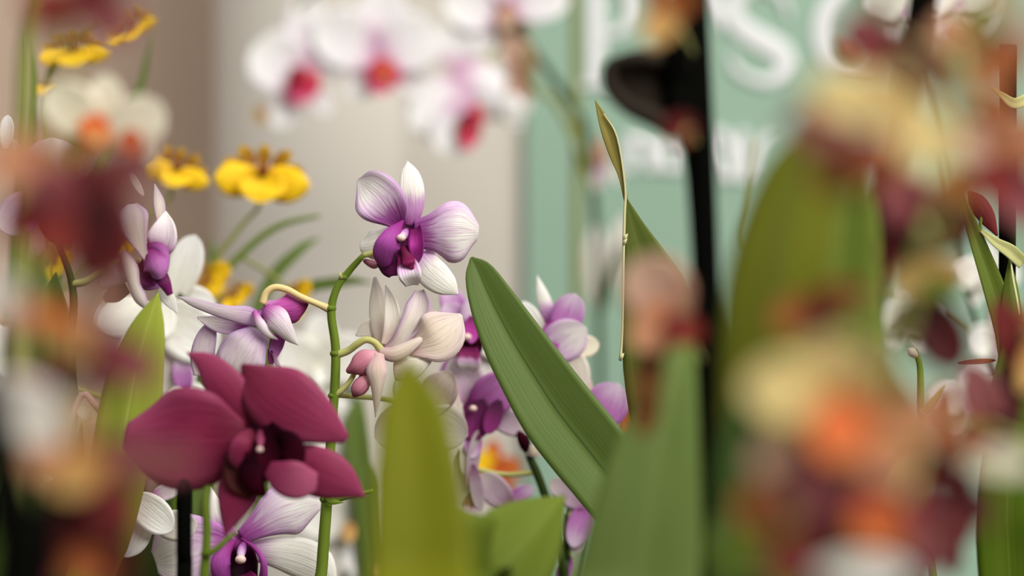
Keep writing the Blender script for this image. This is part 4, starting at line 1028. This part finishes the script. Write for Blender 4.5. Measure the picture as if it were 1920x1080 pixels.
p.flower(1240, 30, [T('petal', 'orange_brown', 1240, 0, 120, 40, 30, 0, 2), T('petal', 'tan', 1240, 40, 240, 50, 34, 0, 2), T('sepal', 'orange_brown', 1270, 10, 30, 40, 26, 0, 2)], D=0.72, label='tan bloom above the clip', pedicel=[(1300, 100, 0), (1280, 70, -4), (1245, 32, -4)])
p.flower(1290, 255, [T('petal', 'red', 1278, 250, 230, 28, 14, 0, 2), T('sepal', 'maroon', 1266, 232, 210, 24, 10, 0, 2)], D=0.7, label='small red bloom below the clip', pedicel=[(1306, 270, -6), (1300, 262, -6), (1290, 256, -4)])
p.tube('stake', 'stake_black', [p.base(0.008, 0.01), (1560, 1100, 60), (1580, 900, 50), (1612, 660, 20), (1650, 450, 0), (1700, 180, -10), (1742, -60, -20)], [34, 34, 34, 33, 30, 28, 27], D=0.93, label='leaning black stake')
p.blade('leaf', 'leaf_tall', [p.base(0.012, 0.02), (1420, 1250, 0), (1436, 900, 0), (1446, 650, 0), (1462, 520, 0), (1488, 400, 0), (1512, 305, 0), (1530, 245, 0)], [24, 80, 92, 96, 96, 84, 58, 6], D=0.78, fold=-0.18, th=0.0016, nv=26, label='tall olive leaf rising beside the stake')
p.blade('leaf', 'leaf_grass', [p.base(0.016, 0.02), (1520, 1250, 0), (1545, 900, 0), (1555, 700, 0), (1570, 540, 0), (1590, 400, 0), (1610, 300, 0)], [24, 80, 92, 96, 80, 56, 6], D=0.88, fold=0.18, th=0.0016, nv=26, label='tall deep green leaf beside the leaning stake')
p.blade('leaf', 'leaf_deep', [p.base(0.02, 0.0), (1400, 1200, 0), (1396, 1000, 0), (1388, 850, 0), (1395, 700, 0)], [24, 60, 60, 50, 4], D=0.76, fold=0.18, th=0.0016)
p.blade('leaf', 'leaf_deep', [p.base(0.03, 0.01), (1640, 1250, 0), (1650, 1000, 0), (1640, 800, 0), (1630, 640, 0)], [24, 90, 100, 90, 4], D=0.86, fold=0.18, th=0.0016)

# ---- cream and maroon cambria on the right
p = Plant('cream_cambria_orchid', 'blurred cream and maroon cambria orchid with large orange centred blooms', 'orchid', 0.11, 0.56, 0.57, leaves=2)
p.tube('stem', 'stem_olive', [p.base(), (1680, 1200, 0), (1690, 950, 0), (1660, 760, 0), (1690, 600, 0), (1760, 400, 0), (1800, 200, 0), (1830, 0, 0)], [12, 12, 12, 11, 11, 11, 10, 9])
p.flower(1640, 250, [
    T('petal', 'cream_yellow', 1590, 185, 165, 78, 54, 0, 3), T('petal', 'cream_yellow', 1722, 252, -50, 82, 58, 2, 5), T('petal', 'cream_yellow', 1660, 180, 100, 50, 48, -2, 1), T('sepal', 'maroon', 1528, 222, 200, 62, 36, 1, 2), T('sepal', 'brown', 1580, 310, 225, 70, 58, 0, 2), T('sepal', 'dusky_rose', 1550, 250, 190, 46, 30, 2, 4),
    T('lip', 'orange_brown', 1640, 300, 260, 50, 44, 4, 8), T('lip_lobe', 'red', 1650, 290, 240, 34, 26, 6, 9)],
    label='cream bloom with a brown lip', pedicel=[(1780, 300, 0), (1720, 280, -4), (1645, 254, -4)])
p.flower(1660, 80, [T('petal', 'maroon', 1636, 78, 150, 72, 48, 0, 3), T('petal', 'maroon_dark', 1690, 95, -30, 56, 44, 0, 3), T('petal', 'maroon', 1760, 130, -40, 60, 44, 0, 3), T('sepal', 'dusky_rose', 1620, 70, 170, 40, 28, 2, 3), T('sepal', 'leaf_olive', 1650, 5, 90, 34, 24, -2, 0), T('lip', 'red', 1640, 108, 200, 50, 18, 4, 6)],
    D=0.64, label='maroon bloom under a green bud', pedicel=[(1806, 150, 0), (1740, 110, -4), (1665, 84, -4)])
p.bud('orange_brown', [(1598, 112, 0), (1586, 102, 0), (1572, 90, 0), (1562, 78, 0)], [8, 18, 14, 3], D=0.85, label='small brown bud')
p.flower(1800, 80, [T('petal', 'peach', 1788, 62, 150, 44, 42, 0, 3), T('petal', 'orange_brown', 1868, 108, -20, 56, 44, 0, 3), T('sepal', 'leaf_soft', 1838, 44, 100, 46, 30, -2, 0), T('sepal', 'tan', 1872, 5, 40, 36, 28, -2, 0), T('sepal', 'maroon', 1760, 100, 240, 40, 28, 0, 3), T('lip', 'orange_brown', 1850, 140, 260, 40, 30, 4, 7), T('petal', 'pink_beige', 1915, 60, 60, 40, 26, 0, 2)],
    D=0.66, label='peach and brown bloom', pedicel=[(1800, 200, 0), (1804, 150, -4), (1802, 90, -4)])
p.flower(1730, 420, [T('petal', 'dusky_rose', 1712, 395, 130, 70, 56, 0, 3), T('petal', 'maroon_dark', 1756, 436, 20, 84, 44, 3, 6), T('sepal', 'orange_brown', 1786, 372, 60, 62, 40, -2, 0), T('sepal', 'maroon', 1700, 460, 240, 60, 46, 0, 2), T('lip', 'tan', 1736, 520, 190, 72, 36, 5, 8), T('lip_lobe', 'leaf_mid', 1750, 540, 0, 56, 22, 6, 8), T('sepal', 'maroon_dark', 1756, 620, -60, 86, 52, 2, 4), T('sepal', 'brown', 1690, 600, 240, 50, 24, 0, 0)],
    D=0.74, label='maroon bloom with a tan lip', pedicel=[(1740, 480, 0), (1738, 455, -4), (1732, 425, -4)])
p.tube('stem', 'stem_olive', [(1690, 600, 0), (1700, 620, -60), (1672, 700, -120), (1668, 760, -160), (1672, 820, -170)], [9, 9, 9, 8, 6])
p.flower(1545, 590, [T('petal', 'red', 1560, 562, 15, 70, 28, 0, 2), T('petal', 'orange_brown', 1490, 590, 200, 46, 34, 0, 2), T('sepal', 'maroon_dark', 1540, 600, 250, 46, 30, 0, 2)], D=0.64, label='dark red half open bloom', pedicel=[(1690, 600, 0), (1620, 600, -4), (1550, 592, -4)])
p.flower(1580, 800, [
    T('petal', 'cream_yellow', 1478, 735, 170, 84, 66, 0, 3), T('petal', 'cream_yellow', 1560, 690, 80, 66, 70, -2, 2), T('petal', 'tan', 1610, 720, 60, 60, 50, -2, 1), T('petal', 'peach', 1690, 790, 8, 90, 50, 1, 4), T('lip', 'orange', 1572, 808, 265, 62, 58, 6, 11),
    T('sepal', 'pink_beige', 1455, 850, 215, 54, 36, -2, 0), T('sepal', 'mauve_brown', 1520, 895, 240, 76, 56, 0, 2), T('lip_lobe', 'peach', 1650, 860, -40, 60, 44, 3, 6), T('sepal', 'tan', 1660, 840, -20, 66, 44, 2, 4)],
    label='large cream bloom with an orange lip', pedicel=[(1668, 820, 0), (1630, 815, -4), (1585, 802, -4)])
p.flower(1740, 900, [T('petal', 'maroon_dark', 1750, 895, 30, 66, 50, 2, 5), T('petal', 'maroon_dark', 1822, 945, -40, 58, 40, 2, 4), T('sepal', 'mauve_brown', 1650, 935, 190, 70, 46, 0, 2), T('sepal', 'orange_brown', 1800, 830, 40, 60, 26, 0, 1), T('petal', 'cream', 1878, 866, -5, 66, 26, 0, 2), T('lip', 'dusky_rose', 1720, 950, 250, 40, 34, 4, 7)],
    D=0.62, label='dark maroon bloom with a cream petal', pedicel=[(1690, 950, 0), (1705, 930, -4), (1738, 904, -4)])
p.flower(1590, 980, [T('petal', 'dusky_rose', 1570, 935, 140, 70, 50, 0, 2), T('petal', 'orange_brown', 1440, 950, 180, 60, 44, -2, 0), T('petal', 'maroon', 1500, 1040, 210, 76, 52, 2, 4), T('lip', 'orange', 1640, 985, -60, 52, 40, 5, 9), T('lip_lobe', 'red', 1670, 965, 0, 52, 44, 3, 6), T('petal', 'mauve_brown', 1730, 1020, -40, 50, 48, 0, 2), T('sepal', 'white', 1620, 1078, -5, 92, 34, 8, 12), T('sepal', 'leaf_mid', 1400, 1020, 230, 56, 46, -4, -2)],
    label='rosy bloom with a white tipped petal', pedicel=[(1688, 1000, 0), (1650, 995, -4), (1594, 982, -4)])

# ---- peach blooms at the right edge
p = Plant('peach_cambria_orchid', 'blurred peach and red cambria orchid by the grassy leaves', 'orchid', 0.20, 0.74, 0.70, leaves=2)
p.tube('stem', 'stem_olive', [p.base(), (1990, 1150), (1985, 900), (1960, 600), (1930, 450), (1880, 330)], [9, 9, 9, 8, 8, 7])
p.flower(1860, 300, [T('petal', 'pink_beige', 1828, 270, 160, 56, 40, 0, 3), T('petal', 'peach', 1905, 268, 40, 54, 56, 0, 3), T('petal', 'red', 1856, 330, 200, 60, 26, 3, 5), T('sepal', 'dusky_rose', 1912, 370, -60, 56, 50, 2, 4), T('sepal', 'orange_brown', 1868, 215, 110, 46, 34, -2, 0), T('lip', 'red', 1870, 345, 250, 40, 24, 5, 8), T('sepal', 'orange_brown', 1820, 220, 120, 50, 16, -3, -2)],
    label='peach bloom with a red lip', pedicel=[(1880, 330, 0), (1875, 318, -4), (1862, 304, -4)])
p.flower(1915, 640, [T('petal', 'maroon', 1902, 650, 110, 96, 36, 0, 2), T('petal', 'orange_brown', 1930, 620, 60, 70, 34, 0, 2), T('sepal', 'maroon_dark', 1888, 750, 262, 100, 34, 0, 2), T('lip', 'tan', 1925, 690, 260, 50, 20, 4, 6)], D=0.82, label='brown and maroon hanging bloom', pedicel=[(1965, 640, 0), (1945, 640, -3), (1918, 642, -3)])
p.flower(1770, 790, [T('petal', 'orange_brown', 1768, 780, 265, 66, 26, 0, 2), T('petal', 'mauve_brown', 1846, 760, 110, 84, 42, 0, 0), T('petal', 'maroon_dark', 1850, 810, 200, 60, 34, 2, 4), T('petal', 'maroon', 1800, 960, 265, 70, 28, 0, 0), T('petal', 'maroon_dark', 1750, 1010, 255, 70, 32, 0, 0), T('sepal', 'maroon_dark', 1786, 1030, 268, 50, 20, 0, 0)], D=0.80, label='brownish maroon hanging bloom', pedicel=[(1984, 860, 0), (1880, 800, -4), (1770, 792, -4)])
